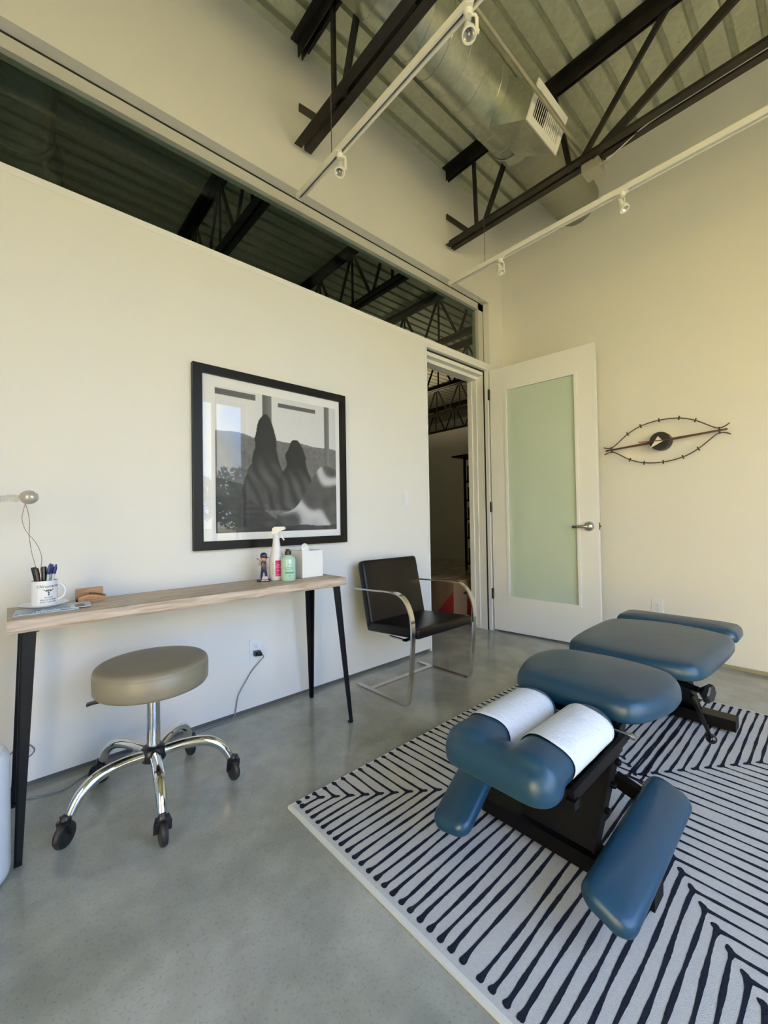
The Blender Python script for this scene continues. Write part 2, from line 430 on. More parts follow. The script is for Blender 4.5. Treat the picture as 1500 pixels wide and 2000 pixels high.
# big window
bm = newbm()
for x in (WX0+.03, .86, 2.36, WX1-.03): box(bm, x-.03, x+.03, WB-.14, WB-.08, WZ0, WZ1)
for z in (WZ0+.03, WZ1-.03): box(bm, WX0, WX1, WB-.14, WB-.08, z-.03, z+.03)
w2 = struct('window_2', bm, mat('dark_window_frame', (.12, .12, .11), .4), label='tall storefront window')
bm = newbm(); box(bm, WX0+.06, WX1-.06, WB-.112, WB-.106, WZ0+.06, WZ1-.06); obj('window_pane', bm, GLASS, w2)
bm = newbm()  # side window, added as a light source facing the clock wall
for y in (SY0+.03, (SY0+SY1)/2, SY1-.03): box(bm, -2.14, -2.08, y-.03, y+.03, SZ0, SZ1)
for z in (SZ0+.03, SZ1-.03): box(bm, -2.14, -2.08, SY0, SY1, z-.03, z+.03)
w3 = struct('added_side_window', bm, bpy.data.materials['dark_window_frame'], label='unseen window added round the corner to light the clock wall')
bm = newbm(); box(bm, -2.112, -2.106, SY0+.06, SY1-.06, SZ0+.06, SZ1-.06); obj('window_pane', bm, GLASS, w3)
# clerestory strip window
bm = newbm(); FY = 2.385
box(bm, -2.0, 3.535, FY, FY+.07, 3.160, 3.222)
box(bm, 3.455, 3.535, FY, FY+.07, 2.612, 3.222)
box(bm, -2.0, 3.535, FY, FY+.07, 2.612, 2.632)
w1 = struct('window_1', bm, ALU, label='long strip window above the wall')
bm = newbm(); box(bm, -2.0, 3.547, FY+.002, FY+.07, 3.222, 3.235); box(bm, 3.535, 3.547, FY+.002, FY+.07, 2.612, 3.235)
obj('gasket', bm, BLACKGAP, w1)
bm = newbm(); box(bm, -2.0, 3.46, FY+.03, FY+.036, 2.62, 3.17); obj('window_pane', bm, CGLASS, w1)
bm = newbm(); box(bm, -2.0, 3.46, FY+.0, FY+.028, 2.632, 2.648); obj('bottom_bead', bm, BLACKGAP, w1)

# door frame
bm = newbm()
box(bm, DX0-.004, DX0+.012, WL-.004, WL+T, 0, DZ)                       # left jamb
box(bm, DX0+.012, DX1, WL+.035, WL+.043, DZ-.012, DZ, mi=1)
box(bm, DX0+.012, DX1-.02, WL+.043, WL+T, DZ-.045, DZ)                   # head
box(bm, DX0+.012, DX1-.03, WL+.10, WL+T, DZ-.075, DZ-.045)
box(bm, DX1-.022, DX1+.003, WL-.004, WL+.03, 0, DZ)                      # right jamb strips
box(bm, DX1-.028, DX1, WL+.030, WL+.043, 0, DZ-.012, mi=1)
box(bm, DX1-.030, DX1, WL+.043, WL+.12, 0, DZ-.045)
box(bm, DX1-.038, DX1, WL+.12, WL+.17, 0, DZ-.060)
box(bm, DX1-.046, DX1, WL+.17, WL+T+.02, .03, DZ-.075)
struct('trim_2', bm, [TRIMP, BLACKGAP], label='painted door frame with stepped jambs')
# door leaf, open against the clock wall
H0 = Vector((3.505, 2.300, 0)); H1 = Vector((3.598, 1.352, 0)); u = (H1-H0); DL = u.length; u.normalize()
wv = Vector((-u.y, u.x, 0)); wv = wv if wv.x > 0 else -wv       # thickness goes towards the wall behind
MD = Matrix(((u.x, wv.x, 0, H0.x), (u.y, wv.y, 0, H0.y), (0, 0, 1, 0), (0, 0, 0, 1)))
DB, DTt = .014, 2.535; GU0, GU1, GZ0, GZ1 = .152, .802, .325, 2.325
bm = newbm(); th = .044
box(bm, 0, GU0, 0, th, DB, DTt, MD); box(bm, GU1, DL, 0, th, DB, DTt, MD)
box(bm, GU0, GU1, 0, th, DB, GZ0, MD); box(bm, GU0, GU1, 0, th, GZ1, DTt, MD)
door = struct('door_1', bm, DOORP, label='white door with tall frosted glass panel, standing open')
bm = newbm()
for a0, a1, c0, c1 in ((GU0-.004, GU1+.004, GZ0-.004, GZ0+.018), (GU0-.004, GU1+.004, GZ1-.018, GZ1+.004)):
    box(bm, a0, a1, -.006, .012, c0, c1, MD)
for a0, a1 in ((GU0-.004, GU0+.018), (GU1-.018, GU1+.004)): box(bm, a0, a1, -.0055, .0115, GZ0+.018, GZ1-.018, MD)
obj('glazing_bead', bm, DOORP, door, bevel=.002)
bm = newbm(); box(bm, GU0, GU1, .016, .024, GZ0, GZ1, MD)
FROST = mat('frosted_glass', (.47, .56, .47), .55, coat=.6, coat_rough=.06, spec=.5)
obj('glass_panel', bm, FROST, door)
bm = newbm(); n0 = 0
cz = 1.01; cu_ = .878
lathe(bm, [(.0, -.030), (.018, -.030), (.026, -.026), (.040, -.012), (.042, 0.0)], (0, 0, 0), 28, axis='y')
xf(bm, MD @ Matrix.Translation((cu_, 0, cz)))
hnd = obj('door_handle', bm, NICKEL, door, auto=40)
bm = newbm()
sweep(bm, [(cu_, -.028, cz), (cu_, -.055, cz), (cu_-.012, -.060, cz), (cu_-.06, -.058, cz), (cu_-.115, -.056, cz-.004)], circ(.0125, 12))
xf(bm, MD); obj('lever', bm, NICKEL, hnd, smooth=True)
bm = newbm(); box(bm, DL, DL+.003, .010, .034, cz-.03, cz+.03, MD); box(bm, DL+.003, DL+.012, .015, .029, cz-.008, cz+.008, MD)
obj('latch_plate', bm, mat('bronze_latch', (.12, .08, .05), .4, .6), door)
for z in (2.30, 1.20, .36):
    bm = newbm(); lathe(bm, [(.007, -.05), (.007, .05)], (H0.x-.012, H0.y+.0, z), 12); box(bm, H0.x-.012, H0.x+.004, H0.y-.003, H0.y+.018, z-.05, z+.05)
    obj('hinge', bm, mat('dark_hinge', (.05, .045, .04), .4, .7), door)

# hall beyond
bm = newbm(); box(bm, 8.8, 8.95, 5.2, 9.2, 0, 3.45); struct('wall_hall_partition', bm, PAINT, label='far partition in the dark hall')
bm = newbm(); box(bm, 10.4, 10.6, 2.5, 9.3, 0, CEIL); struct('wall_hall_end', bm, PAINT)
bm = newbm(); box(bm, -2.2, 10.6, 9.1, 9.3, 0, CEIL); struct('wall_hall_far', bm, PAINT)
bm = newbm(); box(bm, -2.2, -2.0, WL+T, 9.3, 0, CEIL); struct('wall_hall_near', bm, PAINT)
bm = newbm(); box(bm, 3.9, 10.6, 2.3, 2.5, 0, CEIL); struct('wall_hall_back', bm, PAINT)

# ================================================================== JOISTS
def angle_pair(bm, x, y0, y1, z, w=.052, gap=.022, t=.006, up=True, leg=.05):
    s = 1 if up else -1
    for side in (-1, 1):
        xi = x+side*gap/2; xo = x+side*(gap/2+w)
        box(bm, min(xi, xo), max(xi, xo), y0, y1, z-t/2, z+t/2)
        xa = xi; xb = xi+side*t
        box(bm, min(xa, xb), max(xa, xb), y0, y1, min(z, z+s*leg), max(z, z+s*leg))
def joist(x, y0, y1, webs, label, group=None, near=True):
    t = thing('roof_joist', label, 'joist', (x, y1, 3.49), group)
    bm = newbm(); angle_pair(bm, x, y0, y1, CEIL-.004, up=False, w=.058, leg=.085); obj('top_chord', bm, STEEL, t)
    bm = newbm(); angle_pair(bm, x, y0, y1-.02, 3.495, up=True, w=.050, leg=.055); obj('bottom_chord', bm, STEEL, t)
    for (ya, za, yb, zb, w) in webs:
        bm = newbm(); bar(bm, (x, ya, za), (x, yb, zb), .020, w, hint=(0, 1, 0) if abs(ya-yb) < .02 else (0, .2, .98)); obj('web', bm, STEEL, t)
    if near:
        bm = newbm(); bar(bm, (x, y1+.02, 3.80), (x, y1-.20, 3.555), .012, .04); obj('wall_brace', bm, STEEL, t)
    return t
webA = [(1.936, 4.15, 1.935, 3.50, .028), (1.60, 4.15, 1.85, 3.50, .045), (1.22, 4.15, 1.30, 3.50, .03), (1.06, 3.50, .62, 4.15, .04), (.98, 3.50, .1, 4.15, .045), (-.3, 4.15, -.9, 3.5, .04), (-1.6, 4.15, -1.0, 3.5, .04)]
webB = [(2.022, 4.15, 2.003, 3.50, .028), (1.60, 4.15, 1.94, 3.50, .040), (1.33, 4.15, 1.22, 3.50, .035), (1.17, 3.50, .60, 4.15, .034), (1.08, 3.50, -.22, 4.15, .055), (-.3, 4.15, -.9, 3.5, .04), (-1.6, 4.15, -1.0, 3.5, .04)]
joist(1.412, WB, 2.305, webA, 'black steel open-web roof joist left of the round duct, crossing near the first light track')
joist(2.910, WB, 2.305, webB, 'black steel open-web roof joist with junction box and white cable, nearer the clock wall')
def hall_webs(y0, y1):
    out = []; y = y0
    while y < y1-.5:
        out += [(y, 3.5, y+.33, 4.15, .03), (y+.66, 3.5, y+.33, 4.15, .03), (y+.33, 3.5, y+.33, 4.15, .02)]; y += .66
    return out
hlabels = ['dark steel joist over the hall, first seen through the strip window', 'dark steel joist over the hall, second seen through the strip window', 'dark steel joist over the hall, third from the room, high through the door',
           'dark steel joist crossing the top of the doorway view', 'dark steel joist farther back in the doorway view', 'dark steel joist farthest back in the doorway view']
for k, x in enumerate((1.412, 2.910, 4.41, 5.95, 7.45, 8.95)):
    joist(x, 2.54, 9.09, hall_webs(2.7, 8.9), hlabels[k], 'joists over the dark hall', near=False)

# ================================================================== DUCT
dt = thing('spiral_duct', 'round galvanized spiral duct hung below the deck, running into the clock wall', 'duct', (2.2, 1.53, 3.70))
DC = (0, 1.53, 3.885); DR = .182
bm = newbm(); prof = [(DR, -1.99), (DR, 2.70)]
lathe(bm, prof, (0, DC[1], DC[2]), 64, axis='x')
hp = []; turns = 30; n = turns*40
for k in range(n+1):
    a = 2*PI*k/40; hp.append((-1.95+4.6*k/n, DC[1]+(DR+.001)*math.cos(a), DC[2]+(DR+.001)*math.sin(a)))
sweep(bm, hp, circ(.0032, 5))
obj('spiral_pipe', bm, DUCTM, dt, auto=40)
bm = newbm(); lathe(bm, [(DR+.004, 1.545), (DR+.010, 1.555), (DR+.010, 1.605), (DR+.004, 1.615)], (0, DC[1], DC[2]), 64, axis='x'); obj('coupling_band', bm, DUCTM, dt, auto=40)
bm = newbm(); lathe(bm, [(DR+.004, 2.70), (DR+.008, 2.705), (DR-.003, 2.76), (DR-.006, 2.80)], (0, DC[1], DC[2]), 64, axis='x', cap=False); obj('end_sleeve', bm, DUCTM, dt, auto=40)
bm = newbm(); pr_ = []
for k in range(40):
    xx = 2.79+(3.79-2.79)*k/39; pr_.append((DR-.004+.0035*math.sin(k*2.3)+.002*math.sin(k*5.1), xx))
lathe(bm, pr_, (0, DC[1], DC[2]), 64, axis='x')
obj('wrapped_section', bm, mat('duct_wrap', (.30, .30, .23), .55, .25, bump=(14, .9, .02)), dt, smooth=True)
# boot and grille
G = [Vector((2.345, 1.235, 3.520)), Vector((2.700, 1.235, 3.520)), Vector((2.700, 1.160, 3.690)), Vector((2.345, 1.160, 3.690))]
bk = [Vector((2.345, 1.50, 3.66)), Vector((2.700, 1.50, 3.66)), Vector((2.700, 1.40, 3.93)), Vector((2.345, 1.40, 3.93))]
bm = newbm(); g = [bm.verts.new(p) for p in G]; k_ = [bm.verts.new(p) for p in bk]
for i in range(4): bm.faces.new((g[i], g[(i+1) % 4], k_[(i+1) % 4], k_[i]))
bm.faces.new(k_)
obj('boot', bm, DUCTM, dt)
ux = Vector((1, 0, 0)); vv = (G[3]-G[0]).normalized(); nn = ux.cross(vv).normalized(); nn = nn if nn.y < 0 else -nn
MG = Matrix(((ux.x, vv.x, nn.x, G[0].x), (ux.y, vv.y, nn.y, G[0].y), (ux.z, vv.z, nn.z, G[0].z), (0, 0, 0, 1)))
GW = .355; GH = (G[3]-G[0]).length
bm = newbm(); e = .028
box(bm, -.012, GW+.012, -.012, e, 0, .010, MG); box(bm, -.012, GW+.012, GH-e, GH+.012, 0, .010, MG)
box(bm, -.012, e, e, GH-e, 0, .010, MG); box(bm, GW-e, GW+.012, e, GH-e, 0, .010, MG)
grl = obj('supply_grille', bm, WHITEM, dt, bevel=.002)
bm = newbm(); box(bm, e, GW-e, e, GH-e, -.03, -.026, MG); obj('grille_throat', bm, BLACKGAP, grl)
for k in range(15):
    bm = newbm(); xx = e+.008+k*(GW-2*e-.01)/14.3
    bar(bm, MG @ Vector((xx, e, -.004)), MG @ Vector((xx, GH-e, -.004)), .0105, .0035, hint=MG.to_3x3() @ Vector((.5 if k < 7 else -.5, 0, .8)))
    obj('louver', bm, WHITEM, grl)
t = thing('hall_duct', 'dark round duct under the hall deck, at the left end of the strip window', 'duct', (-.35, 3.6, 3.2))
bm = newbm(); lathe(bm, [(.20, 2.75), (.20, 3.5), (.27, 3.6), (.27, 9.0)], (.02, 0, 3.60), 40, axis='y'); obj('duct_pipe', bm, DUCTM, t, auto=40)
bm = newbm(); lathe(bm, [(.205, 3.36), (.215, 3.38), (.215, 3.42), (.205, 3.44)], (.02, 0, 3.60), 40, axis='y'); obj('joint_band', bm, DUCTM, t, auto=40)
# conduit, junction box, cable
bm = newbm(); tube(bm, [(-1.9, 1.145, 3.585), (2.94, 1.145, 3.585)], .0125, 12)
tag(obj('conduit', bm, mat('conduit_steel', (.42, .40, .30), .38, .7), None, auto=40), 'thin straight metal conduit crossing above the joists to the junction box', 'conduit')
bm = newbm(); box(bm, 2.90, 3.01, 1.035, 1.145, 3.425, 3.487)
jb = tag(obj('junction_box', bm, mat('box_steel', (.42, .41, .33), .45, .5), None, bevel=.002), 'small square metal junction box under the joist near the clock wall', 'junction box')
bm = newbm(); lathe(bm, [(.012, 1.035), (.012, 1.020), (.016, 1.018), (.016, 1.005)], (2.96, 0, 3.465), 12, axis='y'); obj('connector', bm, NICKEL, jb, auto=40)
bm = newbm(); tube(bm, smooth_path([(2.96, 1.01, 3.465), (2.955, .92, 3.485), (2.915, .75, 3.50), (2.912, .4, 3.502), (2.912, -.3, 3.50), (2.912, -1.7, 3.50)], 6), .0045, 8)
tag(obj('electric_cable', bm, mat('cable_white', (.55, .54, .45), .5), None, smooth=True), 'white electric cable laid along the bottom of the joist', 'cable')

# ================================================================== LIGHT TRACKS
def track(x, label):
    t = thing('light_track', label, 'track light', (x, 2.23, 3.09), 'ceiling light tracks')
    bm = newbm(); y0, y1 = WB+.05, 2.228; w, h, z = .036, .034, 3.095
    box(bm, x-w/2, x+w/2, y0, y1, z+h-.006, z+h)
    box(bm, x-w/2, x-w/2+.010, y0, y1, z, z+h-.006); box(bm, x+w/2-.010, x+w/2, y0, y1, z, z+h-.006)
    obj('rail', bm, WHITEM, t)
    bm = newbm(); box(bm, x-.008, x+.008, y0+.01, y1-.012, z+.012, z+h-.007); obj('contact_slot', bm, mat('slot_dark', (.17, .15, .11), .6), t)
    bm = newbm(); box(bm, x-w/2-.001, x+w/2+.001, y1-.004, y1+.003, z-.001, z+h+.001); obj('end_cap', bm, WHITEM, t)
    for yy in (1.875, -.3):
        bm = newbm(); tube(bm, [(x, yy, z+h), (x, yy, 3.49)], .0022, 6); obj('suspension_wire', bm, mat('wire_dark', (.10, .085, .05), .5), t)
track(1.345, 'white ceiling light track nearer the camera')
track(2.825, 'white ceiling light track nearer the clock wall')
def spot(x, y, ang, tilt):
    t = thing('track_spotlight', '', 'spotlight', (x, y, 3.095), 'track spotlights')
    Mz = Matrix.Translation((x, y, 3.095)) @ Matrix.Rotation(ang, 4, 'Z')
    bm = newbm(); lathe(bm, [(.019, 0), (.019, -.010), (.014, -.016), (.012, -.022)], (0, 0, 0), 20); box(bm, -.016, .016, -.03, .03, -.004, .002); xf(bm, Mz); obj('adapter', bm, WHITEM, t, auto=40)
    bm = newbm(); sweep(bm, [(.0, .0, -.014), (.028, .0, -.018), (.033, 0, -.03), (.033, 0, -.085)], rect(.012, .004), hint=(0, 1, 0)); lathe(bm, [(.008, .026), (.008, .041)], (0, 0, -.085), 12, axis='x')
    xf(bm, Mz); obj('yoke_arm', bm, WHITEM, t, auto=40)
    Mh = Mz @ Matrix.Translation((0, 0, -.085)) @ Matrix.Rotation(tilt, 4, 'X')
    bm = newbm(); lathe(bm, [(.0, .058), (.010, .058), (.014, .050), (.015, .012), (.012, .010), (.012, .006)], (0, 0, 0), 24, cap=False); xf(bm, Mh); obj('lamp_body', bm, WHITEM, t, auto=40)
    bm = newbm(); lathe(bm, [(.014, .006), (.026, -.002), (.029, -.012), (.029, -.026), (.023, -.027), (.022, -.020)], (0, 0, 0), 28, cap=False); xf(bm, Mh); obj('bezel', bm, WHITEM, t, auto=40)
    bm = newbm(); lathe(bm, [(.0, .004), (.008, .0), (.016, -.008), (.022, -.021)], (0, 0, 0), 24, cap=False); lathe(bm, [(0, -.018), (.005, -.016), (.006, -.006), (.004, 0)], (0, 0, 0), 12, cap=False); xf(bm, Mh)
    obj('reflector', bm, mat('lamp_reflector', (.75, .72, .64), .22, 1.0), t, smooth=True)
    return t
s1 = spot(1.345, 1.80, -.9, -.35)
sp = [(1.345, 1.80, 0, 'small white spotlight on the nearer track, close to its end over the picture wall'),
      (1.345, .945, .15, 'small white spotlight hanging in front of the round duct near the top edge'),
      (2.825, 1.735, .6, 'small white spotlight near the end of the far track, close to the room corner'),
      (2.825, .872, .9, 'small white spotlight on the far track to the right of the wrapped duct end')]
for i, (x, y, rz, lab) in enumerate(sp):
    o = s1 if i == 0 else copy_tree(s1)
    o.location = (x, y, 3.095); o.rotation_euler = (0, 0, rz); o['label'] = lab

# ================================================================== RUG
def rug():
    X0, X1, Y0, Y1 = .79, 3.04, -.17, 1.452
    bm = newbm(); nx, ny = 60, 44
    o1 = rrect(X0, X1, Y0, Y1, .006, 3)
    cushion_z = .010
    n = len(o1); a = [bm.verts.new((p[0], p[1], .0005)) for p in o1]; b = [bm.verts.new((p[0], p[1], .009)) for p in o1]
    for i in range(n): f = bm.faces.new((a[i], a[(i+1) % n], b[(i+1) % n], b[i])); f.material_index = 2
    o2 = rrect(X0+.014, X1-.014, Y0+.014, Y1-.014, .004, 3); c = [bm.verts.new((p[0], p[1], .0105)) for p in o2]
    for i in range(n): f = bm.faces.new((b[i], b[(i+1) % n], c[(i+1) % n], c[i])); f.material_index = 2
    bm.faces.new(c)
    zt = .0112
    def blob(x, y, rx, ry, rot=0):
        vs_ = []
        for k in range(14):
            t = 2*PI*k/14; q = 1+.10*math.sin(3*t+x*40)+.05*random.uniform(-1, 1)
            dx, dy = rx*q*math.cos(t), ry*q*math.sin(t)
            vs_.append(bm.verts.new((x+dx*math.cos(rot)-dy*math.sin(rot), y+dx*math.sin(rot)+dy*math.cos(rot), zt+random.uniform(0, .0004))))
        f = bm.faces.new(vs_); f.material_index = 1
    def line(p, q, w0=.0052):
        p = Vector(p); q = Vector(q); d = q-p; Lh = d.length
        if Lh < .004: return
        d.normalize(); nrm = Vector((-d.y, d.x)); m = max(2, int(Lh/.011)); ph = random.uniform(0, 9); amp = random.uniform(.001, .0028)
        prev = None
        for k in range(m+1):
            s = k/m*Lh; off = amp*math.sin(s*random.uniform(10, 10.5)+ph)*min(1, s/.03, (Lh-s)/.03)
            c_ = p+d*s+nrm*off
            w = w0*(1+.20*math.sin(s*31+ph)+.10*random.uniform(-1, 1))
            e_ = min(s, Lh-s)
            if e_ < .02: w += (.02-e_)*.16
            cur = (bm.verts.new((c_.x+nrm.x*w, c_.y+nrm.y*w, zt)), bm.verts.new((c_.x-nrm.x*w, c_.y-nrm.y*w, zt)))
            if prev: f = bm.faces.new((prev[0], prev[1], cur[1], cur[0])); f.material_index = 1
            prev = cur
    # four families of L-shaped lines meeting on diagonals that cross near the middle
    cx, cy = 1.90, .637
    def fam(vx0, vy0, dx, dy, ex, ey, n_):
        for k in range(n_):
            vx, vy = vx0+dx*k, vy0+dy*k
            # stop at the centre
            if (dx > 0 and vx > cx-.01) or (dx < 0 and vx < cx+.01): break
            exx = ex; eyy = ey
            jx, jy = random.uniform(-.002, .002), random.uniform(-.002, .002)
            blob(exx, vy+jy, .0125, .0095); blob(vx+jx, eyy, .0095, .0125)
            line((exx, vy+jy), (vx, vy)); line((vx, vy), (vx+jx, eyy))
            ox = .006*(1 if dx > 0 else -1); oy = .005*(1 if dy > 0 else -1)
            blob(vx+ox, vy+oy, .015, .0085, math.atan2(dy, dx)); blob(vx, vy, .009, .009)
    fam(.905, 1.406, .0460, -.0358, .830, 1.437, 40)       # far-left corner
    fam(2.926, 1.372, -.0460, -.0358, 3.008, 1.437, 40)    # far-right corner
    fam(.90, -.110, .0475, .0356, .828, -.152, 40)         # near-left corner
    fam(2.95, -.095, -.0515, .0362, 3.010, -.152, 40)      # near-right corner
    blob(.832, 1.437, .010, .012); blob(.832, 1.414, .010, .010); blob(.870, 1.438, .010, .011)
    blob(.862, -.150, .010, .012); blob(.830, -.125, .010, .010)
    for i in range(24):
        blob(.905, 10, .001, .001) if False else None
    me_ok = obj('area_rug', bm, [RUGW, RUGB, RUGE])
    tag(me_ok, 'ivory rug with black dotted-end chevron lines lying under the blue treatment bench', 'rug')
rug()
# ================================================================== CONSOLE TABLE
TZ = .775; TX0, TX1, TY0, TY1 = -.004, 1.412, 1.884, 2.205
t = thing('console_table', 'narrow console table of weathered wood plank on black iron legs', 'table', (.70, 2.04, 0))
bm = newbm()
for (a0, a1) in ((TY0, TY0+.158), (TY0+.1595, TY1)):
    n = 24
    prev = None
    for k in range(n+1):
        x = TX0+(TX1-TX0)*k/n
        w = .0025*math.sin(k*1.7+a0*9)+random.uniform(-.0015, .0015); tw = random.uniform(-.001, .001)
        ya = a0+(w if a0 == TY0 else 0); yb = a1
        ring = [bm.verts.new(p) for p in ((x, ya+.004, TZ-.044), (x, ya-.002, TZ-.034), (x, ya, TZ-.012), (x, ya+.007, TZ-.001+tw), (x, ya+.02, TZ), (x, yb, TZ), (x, yb, TZ-.044))]
        if prev:
            for j in range(7): bm.faces.new((prev[j], prev[(j+1) % 7], ring[(j+1) % 7], ring[j]))
        else: bm.faces.new(ring[::-1])
        prev = ring
    bm.faces.new(prev)
obj('tabletop', bm, WOOD, t, auto=35)
def tleg(top, foot, sx, sy):
    bm = newbm(); top = Vector(top); foot = Vector(foot)
    for (ox, oy) in ((1, 0), (0, 1)):
        wt, wb, tk = .043, .020, .006
        vt = []
        for P, w in ((foot, wb), (top, wt)):
            if ox: c = [(0, 0), (sx*w, 0), (sx*w, sy*tk), (0, sy*tk)]
            else: c = [(0, 0), (0, sy*w), (sx*tk, sy*w), (sx*tk, 0)]
            vt.append([bm.verts.new(P+Vector((p[0], p[1], 0))) for p in c])
        for j in range(4): bm.faces.new((vt[0][j], vt[0][(j+1) % 4], vt[1][(j+1) % 4], vt[1][j]))
        bm.faces.new(vt[0]); bm.faces.new(vt[1])
    box(bm, min(foot.x, foot.x+sx*.02), max(foot.x, foot.x+sx*.02), min(foot.y, foot.y+sy*.02), max(foot.y, foot.y+sy*.02), 0, .012)
    box(bm, min(top.x, top.x+sx*.05), max(top.x, top.x+sx*.05), min(top.y, top.y+sy*.05), max(top.y, top.y+sy*.05), TZ-.048, TZ-.0435)
    obj('leg', bm, LEGM, t)
tleg((.030, 1.893, TZ-.046), (.012, 1.806, .0), 1, 1)
tleg((1.372, 1.893, TZ-.046), (1.388, 1.812, .0), -1, 1)
tleg((.030, 2.195, TZ-.046), (.005, 2.21, .0), 1, -1)
tleg((1.372, 2.195, TZ-.046), (1.405, 2.250, .0), -1, -1)

# ================================================================== STOOL
SC = Vector((.432, 1.878, 0))
t = thing('rolling_stool', 'round rolling stool with taupe vinyl seat and five chrome legs', 'stool', SC)
bm = newbm(); R0 = .205; zt = .550; zb = .447
pr2 = [(.0, zb), (R0-.022, zb), (R0-.008, zb+.004), (R0-.001, zb+.014), (R0, zb+.035), (R0, zt-.026), (R0-.003, zt-.0225), (R0-.0015, zt-.019), (R0-.005, zt-.010), (R0-.014, zt-.003), (R0-.03, zt), (R0*.5, zt+.004), (0.0, zt+.005)]
lathe(bm, pr2, (SC.x, SC.y, 0), 64, cap=False); obj('seat', bm, TAUPE, t, smooth=True)
bm = newbm(); lathe(bm, [(.09, zb-.012), (.09, zb)], (SC.x, SC.y, 0), 24); lathe(bm, [(.03, zb-.035), (.03, zb-.010)], (SC.x, SC.y, 0), 20); obj('seat_plate', bm, BLKPL, t, auto=40)
bm = newbm(); lathe(bm, [(.0235, .205), (.0245, .22), (.0245, zb-.02)], (SC.x, SC.y, 0), 28); obj('column', bm, CHROME, t, auto=40)
bm = newbm(); sweep(bm, [(SC.x-.05, SC.y-.02, zb-.018), (SC.x-.15, SC.y+.02, zb-.018), (SC.x-.195, SC.y+.035, zb-.022), (SC.x-.215, SC.y+.04, zb-.026)], rect(.024, .008), hint=(0, 0, 1)); obj('height_lever', bm, BLKPL, t)
bm = newbm(); lathe(bm, [(.030, .150), (.044, .156), (.047, .175), (.045, .198), (.036, .208), (.025, .212)], (SC.x, SC.y, 0), 30); obj('hub', bm, BLKPL, t, auto=40)
feet = [(.135, 1.804), (.387, 1.566), (.721, 1.768), (.633, 2.090), (.283, 2.151)]
for i, (fx, fy) in enumerate(feet):
    d = Vector((fx, fy, 0))-SC; a = math.atan2(d.y, d.x); Rr = .285
    e_ = Vector((math.cos(a), math.sin(a), 0))
    P = smooth_path([SC+e_*.038+Vector((0, 0, .182)), SC+e_*.12+Vector((0, 0, .192)), SC+e_*.20+Vector((0, 0, .185)), SC+e_*.255+Vector((0, 0, .150)), SC+e_*(Rr)+Vector((0, 0, .098))], 6)
    bm = newbm(); nP = len(P); sweep(bm, P, [(p[0]*1.0, p[1]*1.0) for p in circ(.0200, 16)], scale=[1.0 if k < nP*.5 else 1.0-.25*(k-nP*.5)/(nP*.5) for k in range(nP)])
    obj('leg', bm, CHROME, t, smooth=True)
    W = SC+e_*(Rr+.012); ca = a+[.5, .1, -1.1, .9, .5][i]
    Mw = Matrix.Translation((W.x, W.y, 0)) @ Matrix.Rotation(ca, 4, 'Z')
    bm = newbm(); sweep(bm, [(0, -.020, .045), (.006, -.020, .078), (.0, -.018, .092), (0, .018, .092), (.006, .020, .078), (0, .020, .045)], rect(.018, .004), hint=(1, 0, 0))
    lathe(bm, [(.014, .086), (.016, .094), (.013, .104)], (0, 0, 0), 16); xf(bm, Mw); cf = obj('caster', bm, BLKPL, t)
    bm = newbm(); lathe(bm, [(.012, -.010), (.026, -.0115), (.034, -.0115), (.039, -.0095), (.0425, 0), (.039, .0095), (.034, .0115), (.026, .0115), (.012, .010)], (0.004, 0, .0435), 28, axis='y'); xf(bm, Mw); obj('wheel', bm, RUBBER, cf, auto=35)

# ================================================================== ARMCHAIR
t = thing('cantilever_armchair', 'black leather armchair with flat polished steel cantilever frame, by the doorway', 'chair', (2.015, 1.95, 0))
def arm_path(x, inw):
    def arc(cy, cz, r, a0, a1, n):
        return [(x, cy+r*math.cos(math.radians(a0+(a1-a0)*k/n)), cz+r*math.sin(math.radians(a0+(a1-a0)*k/n))) for k in range(n+1)]
    P = [(x, 2.200, .640), (x, 2.00, .648), (x, 1.90, .6535)]
    P += smooth_path([(x, 1.86, .654), (x, 1.79, .647), (x, 1.735, .617), (x, 1.700, .565), (x, 1.682, .500), (x, 1.678, .43)], 4)
    P += [(x, 1.686, .30), (x, 1.702, .16), (x, 1.716, .055)]
    P += arc(1.758, .048, .0415, 190, 268, 6)
    P += [(x, 1.80, .0065), (x, 2.00, .0065), (x, 2.195, .0065)]
    return P
XL, XR = 1.728, 2.318
for x in (XL, XR):
    bm = newbm(); P = [Vector(p) for p in arm_path(x, 0)]
    # flat bar: wide in x (.032), thin in the bend plane (.010)
    rings = []
    for i, p in enumerate(P):
        tn = (P[min(i+1, len(P)-1)]-P[max(i-1, 0)]).normalized(); nr = Vector((1, 0, 0)).cross(tn).normalized()
        rings.append([bm.verts.new(p+Vector((sx*.016, 0, 0))+nr*sy*.005) for sx, sy in ((-1, -1), (1, -1), (1, 1), (-1, 1))])
    for i in range(len(rings)-1):
        for j in range(4): bm.faces.new((rings[i][j], rings[i][(j+1) % 4], rings[i+1][(j+1) % 4], rings[i+1][j]))
    bm.faces.new(rings[0]); bm.faces.new(rings[-1])
    obj('side_frame', bm, FLATSTEEL, t, auto=30)
bm = newbm(); box(bm, XL+.016, XR-.016, 2.055, 2.090, .0015, .0115); obj('floor_crossbar', bm, FLATSTEEL, t)
bm = newbm(); box(bm, XL+.012, XR-.012, 1.75, 1.78, .372, .380); box(bm, XL+.012, XL+.03, 1.75, 1.90, .372, .380); box(bm, XR-.03, XR-.012, 1.75, 1.90, .372, .380); obj('seat_rail', bm, FLATSTEEL, t)
